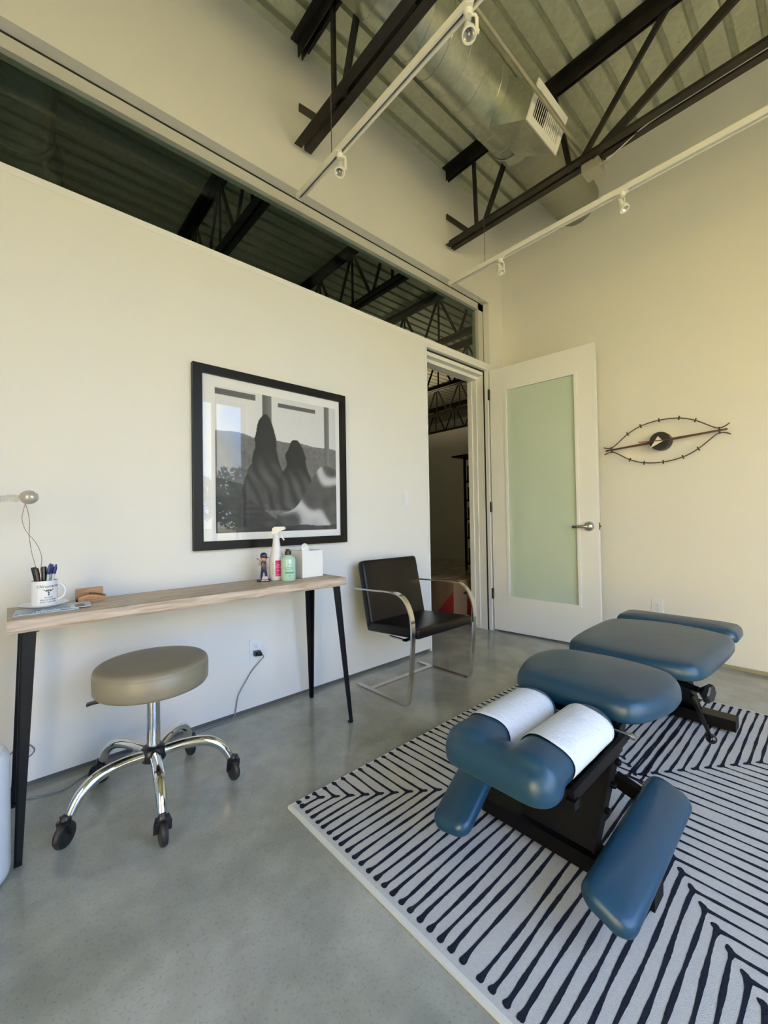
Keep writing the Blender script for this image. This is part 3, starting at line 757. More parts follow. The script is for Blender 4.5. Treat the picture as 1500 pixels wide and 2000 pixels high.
# seat: slight backward slope; upholstered slab
bm = newbm(); cushion(bm, rrect(-.262, .262, -.235, .235, .02, 4), -.030, .030, edge=.018, crown=.004)
M = Matrix.Translation((2.022, 1.905, .409)) @ Matrix.Rotation(math.radians(-4), 4, 'X'); xf(bm, M); st = obj('seat', bm, BLKLEATHER, t, smooth=True)
bm = newbm(); cushion(bm, rrect(-.262, .262, 0, .455, .025, 4), -.028, .028, edge=.018, crown=.003)
M = Matrix.Translation((2.022, 2.105, .372)) @ Matrix.Rotation(math.radians(78), 4, 'X'); xf(bm, M); obj('backrest', bm, BLKLEATHER, t, smooth=True)

# ================================================================== TREATMENT BENCH
BY = .652
t = thing('treatment_bench', 'blue padded chiropractic treatment bench on black steel base, standing on the patterned rug', 'treatment table', (1.95, BY, 0))
FZ = .013
# base beams
def beam(x0, x1, y0, y1, z0, z1, name='base_beam'):
    bm = newbm(); box(bm, x0, x1, y0, y1, z0, z1); obj(name, bm, BENCHBLK, t, bevel=.006)
beam(1.292, 1.372, .366, .918, FZ+.012, FZ+.062)
beam(2.640, 2.725, .378, .926, FZ+.012, FZ+.066)
for x, y in ((1.330, .90), (1.330, .405), (2.68, .40), (2.68, .905)):
    bm = newbm(); lathe(bm, [(.018, FZ-.0005), (.022, FZ+.004), (.016, FZ+.012)], (x, y, 0), 16); obj('levelling_foot', bm, mat('clear_foot', (.45, .47, .47), .3), t, auto=40)
def plate(pts, th, name):
    bm = newbm(); a = [bm.verts.new(p) for p in pts]; n_ = (Vector(pts[1])-Vector(pts[0])).cross(Vector(pts[2])-Vector(pts[0])).normalized()*th
    b = [bm.verts.new(Vector(p)+n_) for p in pts]; bm.faces.new(a[::-1]); bm.faces.new(b); k = len(pts)
    for i in range(k): bm.faces.new((a[i], a[(i+1) % k], b[(i+1) % k], b[i]))
    return obj(name, bm, BENCHBLK, t)
# front pedestal: leaning plate with a flange each side
plate([(1.318, BY-.115, FZ+.06), (1.318, BY+.115, FZ+.06), (1.46, BY+.150, .425), (1.46, BY-.150, .425)], .012, 'front_plate')
for s in (-1, 1):
    bm = newbm(); y0, y1 = BY+s*.115, BY+s*.150
    A = [Vector((1.312, y0, FZ+.06)), Vector((1.362, y0, FZ+.06)), Vector((1.520, y1, .425)), Vector((1.455, y1, .425))]
    a = [bm.verts.new(p) for p in A]; b = [bm.verts.new(p+Vector((0, s*.006, 0))) for p in A]
    bm.faces.new(a); bm.faces.new(b[::-1])
    for i in range(4): bm.faces.new((a[i], a[(i+1) % 4], b[(i+1) % 4], b[i]))
    fl_ = obj('side_flange', bm, BENCHBLK, t)
    for q in (.30, .50, .68):
        P = A[0].lerp(A[3], q).lerp(A[1].lerp(A[2], q), .55)
        bm = newbm(); lathe(bm, [(.009, 0), (.011, .006), (.009, .014)], (0, 0, 0), 14, axis='y'); xf(bm, Matrix.Translation(P+Vector((0, s*.006, 0))) @ Matrix.Scale(s, 4, (0, 1, 0))); obj('bolt', bm, BENCHBLK, fl_, auto=40)
# rear pedestal
plate([(2.67, BY-.125, FZ+.06), (2.67, BY+.125, FZ+.06), (2.26, BY+.145, .42), (2.26, BY-.145, .42)], .012, 'rear_plate')
for s in (-1, 1):
    bm = newbm(); A = [Vector((2.64, BY+s*.125, FZ+.06)), Vector((2.70, BY+s*.125, FZ+.06)), Vector((2.31, BY+s*.145, .42)), Vector((2.23, BY+s*.145, .42))]
    a = [bm.verts.new(p) for p in A]; b = [bm.verts.new(p+Vector((0, s*.006, 0))) for p in A]
    bm.faces.new(a); bm.faces.new(b[::-1])
    for i in range(4): bm.faces.new((a[i], a[(i+1) % 4], b[(i+1) % 4], b[i]))
    obj('rear_side_flange', bm, BENCHBLK, t)
beam(1.45, 2.86, BY-.13, BY-.09, .385, .430, 'frame_rail'); beam(1.45, 2.86, BY+.09, BY+.13, .385, .430, 'frame_rail')
beam(1.46, 1.50, BY-.13, BY+.13, .385, .43, 'frame_crossbar'); beam(2.02, 2.06, BY-.13, BY+.13, .385, .43, 'frame_crossbar')
# cushions
chest = smooth_path([(1.446, .570, 0), (1.446, .734, 0), (1.449, .815, 0), (1.470, .862, 0), (1.53, .898, 0), (1.65, .932, 0), (1.77, .930, 0), (1.860, .888, 0), (1.905, .800, 0), (1.922, .652, 0), (1.905, .525, 0), (1.860, .440, 0), (1.77, .400, 0), (1.65, .398, 0), (1.53, .428, 0), (1.470, .460, 0), (1.449, .505, 0)], 5, True)
bm = newbm(); cushion(bm, chest, .428, .510, edge=.050, crown=.010); obj('chest_cushion', bm, BLUE, t, smooth=True)
pel = smooth_path([(1.975, .652, 0), (1.985, .50, 0), (2.010, .425, 0), (2.07, .390, 0), (2.25, .372, 0), (2.50, .362, 0), (2.62, .370, 0), (2.675, .400, 0), (2.735, .52, 0), (2.760, .652, 0), (2.735, .785, 0), (2.675, .905, 0), (2.62, .944, 0), (2.50, .955, 0), (2.25, .950, 0), (2.07, .930, 0), (2.010, .88, 0), (1.985, .80, 0)], 5, True)
bm = newbm(); cushion(bm, pel, .428, .502, edge=.045, crown=.010); obj('pelvic_cushion', bm, BLUE, t, smooth=True)
bm = newbm(); cushion(bm, rrect(2.735, 2.965, .375, .952, .05, 5), .430, .508, edge=.055, crown=.006); obj('ankle_bolster', bm, BLUE, t, smooth=True)
# head cushion: two lobes with a face slot, joined at the front
bm = newbm()
def capsule(bm, x0, x1, yc, zc, ry, rz, n=24):
    rings = []
    m = 8
    xs = [(x0+(1-math.cos(PI/2*k/m))*.03, math.sin(PI/2*k/m)**.6) for k in range(m+1)] + [(x1-(1-math.cos(PI/2*k/m))*.03, math.sin(PI/2*k/m)**.6) for k in range(m, -1, -1)]
    for x, s in xs:
        s = max(s, .05); rings.append([bm.verts.new((x, yc+ry*s*math.cos(2*PI*k/n), zc+rz*s*math.sin(2*PI*k/n))) for k in range(n)])
    for i in range(len(rings)-1):
        for k in range(n): bm.faces.new((rings[i][k], rings[i][(k+1) % n], rings[i+1][(k+1) % n], rings[i+1][k]))
    bm.faces.new(rings[0][::-1]); bm.faces.new(rings[-1])
HY = BY
for s in (-1, 1): capsule(bm, .965, 1.402, HY+s*.091, .438, .077, .058)
b2 = newbm(); cushion(b2, rrect(.938, 1.078, HY-.170, HY+.170, .060, 5), .382, .474, edge=.050, crown=.004)
me_ = bpy.data.meshes.new('q'); b2.to_mesh(me_); b2.free(); bm.from_mesh(me_)
box(bm, 1.00, 1.385, HY-.155, HY-.035, .395, .425); box(bm, 1.00, 1.385, HY+.035, HY+.155, .395, .425)
head = remesh_join('head_cushion', bm, .0065, 14, [BLUE], t)
# paper over the lobes
bm = newbm(); yz = []
for k in range(0, 21):
    a_ = math.radians(198-k*(198-8)/20); yz.append((HY-.091+.0800*math.cos(a_), .438+.0612*math.sin(a_)))
yz += [(HY-.010, .430), (HY-.004, .420), (HY+.004, .420), (HY+.010, .430)]
for k in range(0, 21):
    a_ = math.radians(172-k*(172+18)/20); yz.append((HY+.091+.0800*math.cos(a_), .438+.0612*math.sin(a_)))
nx = 26; grid = []
for i in range(nx+1):
    x = 1.082+(1.352-1.082)*i/nx
    row = []
    for j, (yy, zz) in enumerate(yz):
        edge = abs(j/(len(yz)-1)*2-1)
        xx = x + (.008*math.sin(j*.5) if i in (0, nx) else 0)
        w = .0012*noise.noise(Vector((x*22, yy*30, 1.3)))+.0008*noise.noise(Vector((x*60, yy*20, 4)))
        row.append(bm.verts.new((xx, yy, zz+w+.001)))
    grid.append(row)
for i in range(nx):
    for j in range(len(yz)-1): bm.faces.new((grid[i][j], grid[i][j+1], grid[i+1][j+1], grid[i+1][j]))
geo = bm.faces[:]
pp = obj('face_paper', bm, PAPER, None, smooth=True); tag(pp, 'sheet of white paper draped over the two lobes of the bench headrest', 'paper sheet')
sm = pp.modifiers.new('thickness', 'SOLIDIFY'); sm.thickness = .0008; sm.offset = 1
# head frame rails, brackets
for s in (-1, 1):
    bm = newbm(); yy = HY+s*.174; bar(bm, (1.055, yy, .392), (1.440, yy, .402), .014, .028, hint=(0, 0, 1)); box(bm, 1.045, 1.075, yy-.012, yy+.012, .362, .384); obj('head_rail', bm, BENCHBLK, t)
bm = newbm(); box(bm, 1.08, 1.40, HY-.18, HY+.18, .376, .388); box(bm, 1.38, 1.50, HY-.05, HY+.05, .36, .40); obj('head_plate', bm, BENCHBLK, t)
bm = newbm(); tube(bm, [(1.425, HY-.20, .418), (1.425, HY+.20, .418)], .006, 12); lathe(bm, [(.009, 0), (.010, .012)], (1.425, HY-.21, .418), 12, axis='y'); obj('pivot_rod', bm, CHROME, t, auto=40)
# arm rests: bars and rolled pads
for s in (-1, 1):
    bm = newbm(); bar(bm, (1.560, BY+s*.10, .190), (1.555, BY+s*.225, .155), .030, .042, hint=(0, 0, 1)); obj('armrest_bar', bm, BENCHBLK, t)
    hl = .302 if s < 0 else .235
    bm = newbm(); cushion(bm, rrect(-hl, hl, -.068, .068, .045, 6), -.025, .025, edge=.034, crown=.004)
    M = Matrix.Translation((1.370, BY+s*.240, .150)) @ Matrix.Rotation(math.radians(-4), 4, 'Y') @ Matrix.Rotation(-s*math.radians(22), 4, 'X')
    if s > 0: M = Matrix.Translation((1.268, .923, .172)) @ Matrix.Rotation(math.radians(10), 4, 'Z') @ Matrix.Rotation(math.radians(-20), 4, 'Y') @ Matrix.Rotation(math.radians(-8), 4, 'X')
    xf(bm, M); obj('armrest_pad', bm, BLUE, t, smooth=True)
# adjustment knob and lever on the camera side
bm = newbm(); tube(bm, [(2.17, BY-.10, .372), (2.145, .425, .362)], .013, 14); tube(bm, [(1.97, BY-.13, .405), (2.12, BY-.13, .405)], .016, 12)
kb = obj('adjuster_shaft', bm, BENCHBLK, t, auto=40)
bm = newbm(); n = 40; prof_r = [.0, .030, .036, .036, .026, .014]; hh = [0, 0, .006, .022, .030, .044]
rings = []
for r_, h_ in zip([.002]+prof_r[1:], hh):
    rings.append([bm.verts.new((r_*(1+(.10*math.cos(6*2*PI*k/n) if r_ > .02 else 0))*math.cos(2*PI*k/n), h_, r_*(1+(.10*math.cos(6*2*PI*k/n) if r_ > .02 else 0))*math.sin(2*PI*k/n))) for k in range(n)])
for i in range(5):
    for k in range(n): bm.faces.new((rings[i][k], rings[i][(k+1) % n], rings[i+1][(k+1) % n], rings[i+1][k]))
bm.faces.new(rings[0]); bm.faces.new(rings[-1]); d = (Vector((2.145, .425, .362))-Vector((2.17, BY-.10, .372))).normalized()
xf(bm, Matrix.Translation(Vector((2.145, .425, .362))+d*.05) @ Vector((0, -1, 0)).rotation_difference(d).to_matrix().to_4x4() @ Matrix.Identity(4)); obj('star_knob', bm, BLKPL, kb, auto=40)
LB = Vector((2.27, .409, .120)); LT = Vector((2.075, .432, .355))
bm = newbm(); sweep(bm, [LT, LT.lerp(LB, .4), LB], circ(.0085, 12), scale=[1.15, 1.0, .8]); lv_ = obj('release_lever', bm, BENCHBLK, t, smooth=True)
bm = newbm(); lathe(bm, [(.004, -.021)]+[(.021*math.cos(math.radians(a_)), .021*math.sin(math.radians(a_))) for a_ in range(-70, 81, 15)]+[(.003, .021)], LB, 24); obj('ball_grip', bm, mat('glossy_black', (.006, .006, .006), .08), lv_, smooth=True)
bm = newbm(); tube(bm, [(1.93, BY-.10, .405), (2.02, BY-.18, .395)], .007, 12); obj('chrome_pin', bm, CHROME, t, smooth=True)

# ================================================================== FRAMED PICTURE
t = thing('framed_picture', 'large square black-framed black and white print hanging above the console table', 'picture', (1.225, 2.31, .946))
PX0, PX1, PZ0, PZ1 = .724, 1.727, .946, 1.952; fw = .048; PY = 2.288
bm = newbm()
def fr(x0, x1, z0, z1, x2, x3, z2, z3, m):   # mitred bar
    q = [(x0, z0), (x1, z1), (x2, z2), (x3, z3)]
    a = [bm.verts.new((x, PY, z)) for x, z in q]; b = [bm.verts.new((x, WL-.001, z)) for x, z in q]
    bm.faces.new(a); bm.faces.new(b[::-1])
    for i in range(4): bm.faces.new((a[i], a[(i+1) % 4], b[(i+1) % 4], b[i]))
fr(PX0, PZ0, PX0, PZ1, PX0+fw, PZ1-fw, PX0+fw, PZ0+fw, 0) if False else None
def mit(q):
    a = [bm.verts.new((x, PY, z)) for x, z in q]; b = [bm.verts.new((x, WL-.001, z)) for x, z in q]
    bm.faces.new(a); bm.faces.new(b[::-1])
    for i in range(4): bm.faces.new((a[i], a[(i+1) % 4], b[(i+1) % 4], b[i]))
mit([(PX0, PZ0), (PX0, PZ1), (PX0+fw, PZ1-fw), (PX0+fw, PZ0+fw)]); mit([(PX1, PZ0), (PX1, PZ1), (PX1-fw, PZ1-fw), (PX1-fw, PZ0+fw)])
mit([(PX0, PZ0), (PX1, PZ0), (PX1-fw, PZ0+fw), (PX0+fw, PZ0+fw)]); mit([(PX0, PZ1), (PX1, PZ1), (PX1-fw, PZ1-fw), (PX0+fw, PZ1-fw)])
obj('frame', bm, mat('black_satin_wood', (.003, .0035, .004), .4, spec=.25), t)
bm = newbm(); box(bm, PX0+fw-.002, PX1-fw+.002, PY+.014, PY+.018, PZ0+fw-.002, PZ1-fw+.002); obj('mat_board', bm, mat('mat_board_white', (.80, .79, .77), .8), t)
AX0, AX1, AZ0, AZ1 = .842, 1.648, 1.036, 1.850
def sst(a, b, x):
    tt = max(0, min(1, (x-a)/(b-a))); return tt*tt*(3-2*tt)
def art(u, v):
    n1 = noise.noise(Vector((u*5, v*5, 0))); n2 = noise.noise(Vector((u*14, v*14, 3))); n3 = noise.noise(Vector((u*40, v*40, 7)))
    c = .72-.10*u + .02*n3
    # misty hillside
    hz = .70-.05*u+.03*n1
    if v < hz: c = .20+.05*n2+.10*sst(.62, .72, v)+.06*n3
    if v > .90 and (u < .29 or .47 < u < .80): 
        if .945 < v < .985 if u < .29 else .93 < v < .962: c = .16
    for m0, m1 in ((.345, .42), (.885, .935)):
        if m0 < u < m1 and v > .42: c = .15+.12*sst(m0, m1, u)
    # two dark bell-shaped shrubs in the middle distance
    for cx_, top_v, wt_, wb_ in ((.37, .86, .085, .20), (.62, .70, .090, .22)):
        hgt = top_v-.22; q = (top_v-v)/hgt
        if 0 < q < 1.1:
            hw = wt_*min(1, (q/.28))**.5+(wb_-wt_)*sst(.35, 1.0, q)+.010*n2
            d_ = abs(u-cx_+.01*n2)/hw
            if d_ < 1: c = (.020+.10*sst(.40, .75, q)*(.6+.4*math.sin(u*60+v*25+3*n1)))*(1.15-.4*d_)+.012*n3
    # dark ground forms
    if v < .36+.06*n1+.04*n2 and v > .2 and u < .5: c = min(c, .07+.06*abs(n1)+.03*n2)
    # pale folded cloth, right and bottom
    d1 = v-(.10+.42*sst(.45, .95, u)+.03*math.sin(u*17))
    if u > .45 and d1 < 0:
        f = math.sin((u*9+v*13)+2.5*n1); c = .10+.42*max(0, f)**1.5+.05*n2
    d2 = v-(.24-.20*sst(.2, .55, u)+.02*n1)
    if d2 < 0: c = .03+.07*abs(noise.noise(Vector((u*9, v*24, 2))))+.05*max(0, n1)
    return max(.003, c if c > .3 else c*.72)
bm = newbm(); NX, NZ = 190, 190; colr = []
gv = [[bm.verts.new((AX0+(AX1-AX0)*i/NX, PY+.0128, AZ0+(AZ1-AZ0)*j/NZ)) for i in range(NX+1)] for j in range(NZ+1)]
for j in range(NZ):
    for i in range(NX): bm.faces.new((gv[j][i], gv[j][i+1], gv[j+1][i+1], gv[j+1][i]))
me = bpy.data.meshes.new('print'); bm.to_mesh(me); bm.free()
at = me.color_attributes.new('ink', 'FLOAT_COLOR', 'POINT')
for v in me.vertices:
    c = art((v.co.x-AX0)/(AX1-AX0), (v.co.z-AZ0)/(AZ1-AZ0)); at.data[v.index].color = (c, c, c*1.01, 1)
mp = bpy.data.materials.new('monochrome_print'); mp.use_nodes = True
an = mp.node_tree.nodes.new('ShaderNodeVertexColor'); an.layer_name = 'ink'
mp.node_tree.links.new(an.outputs['Color'], mp.node_tree.nodes['Principled BSDF'].inputs['Base Color']); mp.node_tree.nodes['Principled BSDF'].inputs['Roughness'].default_value = .6
link('print', me, [mp], t)
bm = newbm(); box(bm, PX0+fw-.002, PX1-fw+.002, PY+.007, PY+.009, PZ0+fw-.002, PZ1-fw+.002); obj('glazing', bm, PGLASS, t)

# ================================================================== WALL FITTINGS
def outlet(M, label, name='wall_outlet'):
    bm = newbm(); box(bm, -.036, .036, -.006, 0, -.060, .060)
    xf(bm, M); o = obj(name, bm, PLWHITE, None, bevel=.002); tag(o, label, 'outlet')
    bm = newbm(); box(bm, -.017, .017, -.0085, -.005, -.034, .034); xf(bm, M); f = obj('socket_face', bm, PLWHITE, o, bevel=.001)
    bm = newbm()
    for s in (-1, 1):
        for dx in (-.0065, .0065): box(bm, dx-.0012, dx+.0012, -.0092, -.008, s*.017+.001, s*.017+.010)
        lathe(bm, [(.0024, -.0092), (.0024, -.008)], (0, 0, s*.017-.006), 10, axis='y')
    xf(bm, M); obj('slots', bm, mat('slot_grey', (.10, .10, .11), .5), f)
    return o
outlet(Matrix.Translation((1.069, WL, .353)), 'white duplex outlet with a black plug in it, low on the wall behind the table')
outlet(Matrix.Translation((WR, .998, .372)) @ Matrix.Rotation(-PI/2, 4, 'Z'), 'white duplex outlet low on the clock wall, behind the bench')
bm = newbm(); box(bm, 2.29, 2.357, WL-.006, WL, 1.200, 1.322); sw = tag(obj('light_switch', bm, PLWHITE, None, bevel=.002), 'white rocker light switch on the wall left of the doorway', 'switch')
bm = newbm(); box(bm, 2.307, 2.340, WL-.010, WL-.005, 1.228, 1.294); obj('rocker', bm, PLWHITE, sw, bevel=.0015)
bm = newbm(); box(bm, 1.052, 1.086, WL-.040, WL-.009, .322, .348); box(bm, 1.062, 1.082, WL-.060, WL-.040, .326, .344)
pl = thing('power_cord', 'grey cord plugged into the wall outlet, hanging to the floor beside the stool', 'cord', (1.0, 2.29, 0))
obj('plug', bm, BLKPL, pl, bevel=.003)
GREYC = mat('grey_cord', (.20, .21, .22), .4)
bm = newbm(); tube(bm, smooth_path([(1.078, WL-.055, .335), (1.098, WL-.045, .315), (1.095, WL-.02, .29), (1.04, WL-.012, .235), (1.005, WL-.012, .188), (.96, WL-.012, .12), (.945, WL-.012, .05), (.92, WL-.02, .006), (.80, 2.290, .004), (.62, 2.28, .004), (.44, 2.265, .004), (.30, 2.25, .004), (.235, 2.235, .004), (.17, 2.19, .004), (.10, 2.20, .004), (.03, 2.23, .004), (-.03, 2.26, .01), (-.02, 2.28, .12), (.02, 2.28, .19), (.055, 2.27, .20), (.080, 2.265, .17), (.058, 2.265, .147), (.035, 2.27, .175), (-.01, 2.275, .165), (-.08, 2.27, .05), (-.15, 2.2, .006)], 6), .0028, 8)
obj('cord', bm, GREYC, pl, smooth=True)
bm = newbm(); tube(bm, smooth_path([(.36, 2.24, .006), (.41, 2.265, .010), (.47, 2.25, .020), (.52, 2.27, .010), (.47, 2.29, .012), (.41, 2.28, .006), (.37, 2.26, .006)], 6, True), .006, 8, closed=True); obj('cord_bundle', bm, mat('clear_bag', (.42, .45, .47), .3), pl, smooth=True)

# clock
t = thing('wall_clock', 'eye-shaped wall clock with thin brass wires and black dial on the right wall', 'clock', (WR, .935, 1.66))
# local: a along the eye (+a towards the window side, -y), b up, depth off the wall
MC = Matrix.Translation((WR, .930, 1.665)) @ Matrix(((0, 0, -1, 0), (-1, 0, 0, 0), (0, 1, 0, 0), (0, 0, 0, 1))) @ Matrix.Rotation(math.radians(3.6), 4, 'Z')
BRASS = mat('dark_brass', (.13, .09, .045), .35, .7); WALNUT = mat('dark_walnut', (.055, .018, .010), .45)
D = .050
eye = [(-.415, .030), (-.385, .020), (-.350, .018), (-.31, .042), (-.24, .095), (-.16, .137), (-.08, .157), (0, .163), (.08, .157), (.16, .137), (.24, .095), (.31, .042), (.350, .018), (.385, .022), (.415, .040)]
for s in (1, -1):
    bm = newbm(); P = smooth_path([(a_, s*b_, D) for a_, b_ in eye], 4); tube(bm, P, .0042, 8); xf(bm, MC); obj('eye_wire', bm, BRASS, t, smooth=True)
for k in range(12):
    th_ = 2*PI*(k)/12
    if k in (0, 6): continue
    # position of the tick on the wires
    targ = math.cos(th_)*.255 if k not in (1, 5, 7, 11) else math.copysign(.225, math.cos(th_))
    s = 1 if math.sin(th_) > 0 else -1
    best = min(smooth_path([(a_, b_, 0) for a_, b_ in eye], 10), key=lambda p: abs(p.x-targ))
    aa = best.x; bb = best.y*s; dn = Vector((math.cos(th_)*.5, s*1.0, 0)).normalized()
    bm = newbm(); bar(bm, Vector((aa, bb, D))-dn*.014, Vector((aa, bb, D))+dn*.016, .008, .008); xf(bm, MC); obj('hour_mark', bm, WALNUT, t)
for a_ in (-.355, .355): bm = newbm(); bar(bm, (a_, -.024, D), (a_, .024, D), .010, .008); xf(bm, MC); obj('end_clip', bm, WALNUT, t)
bm = newbm(); sweep(bm, [(-.40, 0, D+.002), (0, 0, D+.002), (.40, 0, D+.002)], rect(.017, .010), hint=(0, 0, 1), scale=[.7, 1.1, .7]); xf(bm, MC); obj('cross_bar', bm, WALNUT, t)
bm = newbm(); lathe(bm, [(.0, .0), (.070, .0), (.070, .066), (.066, .070), (0, .070)], (0, 0, 0), 48, cap=False); xf(bm, MC @ Matrix.Translation((-.005, 0, 0))); obj('dial', bm, mat('dial_black', (.008, .007, .008), .4), t, auto=40)
bm = newbm()
for q in ([(-.072, -.045), (-.012, .038), (.018, -.006)],):
    a = [bm.verts.new((x, y, .0735)) for x, y in q]; b = [bm.verts.new((x, y, .0755)) for x, y in q]; bm.faces.new(a[::-1]); bm.faces.new(b)
    for i in range(3): bm.faces.new((a[i], a[(i+1) % 3], b[(i+1) % 3], b[i]))
xf(bm, MC); obj('hour_hand', bm, mat('hand_white', (.80, .78, .72), .5), t)
bm = newbm(); bar(bm, (.055, -.004, .079), (-.145, .016, .079), .0065, .002, hint=(0, 0, 1)); bar(bm, (.02, -.001, .0815), (-.075, .006, .0815), .004, .001, hint=(0, 0, 1)); xf(bm, MC); obj('minute_hand', bm, mat('hand_red', (.12, .02, .018), .45), t)

# ================================================================== THINGS ON THE TABLE
Zt = TZ+.0008
# leaflets
def leaflet(x0, y0, x1, y1, w, z, col, name, label, pic=None):
    bm = newbm(); p = Vector((x0, y0)); q = Vector((x1, y1)); d = (q-p); n_ = Vector((-d.y, d.x)).normalized()*w
    c = [p, q, q+n_, p+n_]
    lo = [bm.verts.new((v.x, v.y, z)) for v in c]; hi = [bm.verts.new((v.x, v.y, z+.0025)) for v in c]
    bm.faces.new(lo[::-1]); bm.faces.new(hi)
    for i in range(4): bm.faces.new((lo[i], lo[(i+1) % 4], hi[(i+1) % 4], hi[i]))
    dd = d.normalized(); nn_ = n_.normalized()
    def patch(a, b, c_, e_, mi):
        vs_ = [bm.verts.new((*(p+dd*aa+nn_*bb), z+.0028)) for aa, bb in ((a, c_), (b, c_), (b, e_), (a, e_))]; f = bm.faces.new(vs_); f.material_index = mi
    patch(.004, d.length*.62, .004, w*.30, 1); patch(d.length*.70, d.length*.88, .008, w*.55, 2)
    M = Matrix(((dd.x, nn_.x, 0, p.x+dd.x*.012+nn_.x*.010), (dd.y, nn_.y, 0, p.y+dd.y*.012+nn_.y*.010), (0, 0, 1, z+.0031), (0, 0, 0, 1)))
    add_text(bm, 'Chiropractic', .020, M, mi=3, align='LEFT')
    o = obj(name, bm, [mat('leaflet_'+str(col), (.50, .55, .60), .35), mat('leaflet_blue', (.12, .19, .28), .35), mat('leaflet_photo', (.18, .11, .08), .4), mat('leaflet_ink', (.8, .82, .85), .5)])
    tag(o, label, 'leaflet')
leaflet(.012, 1.972, .200, 1.960, .13, Zt, 1, 'leaflet', 'blue and white glossy leaflet under the saucer at the table end')
leaflet(.075, 1.990, .240, 1.978, .12, Zt+.003, 2, 'leaflet', 'pale glossy leaflet lying askew on top of the other')
# saucer
cx, cy = .104, 2.085
bm = newbm(); z0 = Zt+.0062; lathe(bm, [(.0, z0), (.038, z0), (.045, z0+.003), (.074, z0+.0125), (.076, z0+.0145), (.073, z0+.0150), (.044, z0+.0065), (.0, z0+.0055)], (cx, cy, 0), 56, cap=False)
CER = mat('white_ceramic', (.80, .80, .80), .12)
tag(obj('saucer', bm, CER, None, smooth=True), 'white saucer holding the pen mug', 'saucer')
mz = z0+.0068; mh = .095; mr = .0405
bm = newbm(); lathe(bm, [(.0, mz), (mr-.003, mz), (mr, mz+.003), (mr, mz+mh-.001), (mr-.0015, mz+mh), (mr-.003, mz+mh-.001), (mr-.003, mz+.005), (0, mz+.005)], (cx, cy, 0), 56, cap=False)
cam_dir = math.atan2(-cy, -cx)
a0 = cam_dir+.32
INK = mat('mug_ink', (.006, .006, .010), .4)
add_text(bm, 'Chiropractor', .0145, None, mi=1, wrap=(cx, cy, mr+.0002, a0, mz+.070), shear=.35)
add_text(bm, 'BECAUSE', .0062, None, mi=1, wrap=(cx, cy, mr+.0002, a0, mz+.030))
add_text(bm, 'MIRACLE WORKER', .0062, None, mi=1, wrap=(cx, cy, mr+.0002, a0, mz+.0215))
add_text(bm, 'IS NOT A JOB TITLE', .0062, None, mi=1, wrap=(cx, cy, mr+.0002, a0, mz+.013))
def wrapq(q):
    vs_ = []
    for x, z in q:
        a_ = a0+x/mr; rr = mr+.0006; vs_.append(bm.verts.new((cx+rr*math.cos(a_), cy+rr*math.sin(a_), mz+z)))
    f = bm.faces.new(vs_); f.material_index = 1
wrapq([(-.018, .064), (-.003, .061), (-.003, .055), (-.010, .056)]); wrapq([(.018, .064), (.003, .061), (.003, .055), (.010, .056)])
wrapq([(-.0015, .063), (.0015, .063), (.0010, .038), (-.0010, .038)]); wrapq([(-.004, .052), (.004, .049), (.004, .047), (-.004, .050)]); wrapq([(-.003, .045), (.0035, .043), (.0035, .041), (-.003, .043)])
mug = obj('mug', bm, [CER, INK], None, auto=40); tag(mug, 'white mug with black print, full of pens', 'mug')
ha = cam_dir+1.35
bm = newbm(); hp = []
for k in range(15):
    b_ = -PI/2+PI*k/14; rr = mr-.002+.027*math.cos(b_); hp.append((cx+rr*math.cos(ha), cy+rr*math.sin(ha), mz+.050+.032*math.sin(b_)))
sweep(bm, hp, [(p[0]*1.3, p[1]) for p in circ(.0042, 12)]); obj('mug_handle', bm, CER, mug, smooth=True)
# pens
PBLK = mat('pen_black', (.006, .006, .007), .25); PBLU = mat('pen_blue', (.010, .018, .16), .25); PCLR = mat('pen_clear', (.55, .60, .65), .2)
right_v = Vector((math.cos(math.radians(42.1)), -math.sin(math.radians(42.1)), 0)); back_v = Vector((math.sin(math.radians(42.1)), math.cos(math.radians(42.1)), 0))
def pen(off, depth, lean, leand, kind, label, ln):
    ln += .012; lean *= 1.15
    base = Vector((cx, cy, mz+.006))+right_v*off*.35+back_v*depth*.4
    top = Vector((cx, cy, mz+ln))+right_v*(off+lean)+back_v*(depth+leand)
    d_ = (top-base).normalized(); q = Vector((0, 0, 1)).rotation_difference(d_).to_matrix().to_4x4(); L_ = (top-base).length
    M = Matrix.Translation(base) @ q
    g = {'m': 'black capped markers in the mug', 'b': 'blue pens in the mug'}[kind]
    bm = newbm()
    if kind == 'm': lathe(bm, [(.003, 0), (.0068, .012), (.0068, L_-.055)], (0, 0, 0), 14)
    else: lathe(bm, [(.001, 0), (.0042, .012), (.0042, L_-.032)], (0, 0, 0), 8)
    xf(bm, M); o = obj('marker_pen' if kind == 'm' else 'ballpoint_pen', bm, PBLK if kind == 'm' else PCLR, None, auto=40); tag(o, label, 'pen', g)
    bm = newbm()
    if kind == 'm':
        lathe(bm, [(.0082, L_-.055), (.0086, L_-.004), (.0072, L_)], (0, 0, 0), 14); box(bm, -.0012, .0012, .0072, .0090, L_-.045, L_-.002)
    else:
        lathe(bm, [(.0058, L_-.036), (.0058, L_-.012), (.0038, L_-.008), (.0032, L_)], (0, 0, 0), 10); box(bm, -.0016, .0016, .0045, .0065, L_-.040, L_-.008)
    xf(bm, M); obj('cap', bm, PBLK if kind == 'm' else PBLU, o, auto=40)
pen(-.020, -.004, -.014, -.004, 'm', 'black capped marker leaning farthest left in the mug', .134)
pen(-.010, -.012, -.012, .0, 'm', 'black capped marker second from the left in the mug', .131)
pen(-.004, .010, -.006, .0, 'm', 'black capped marker upright in the middle of the mug', .130)
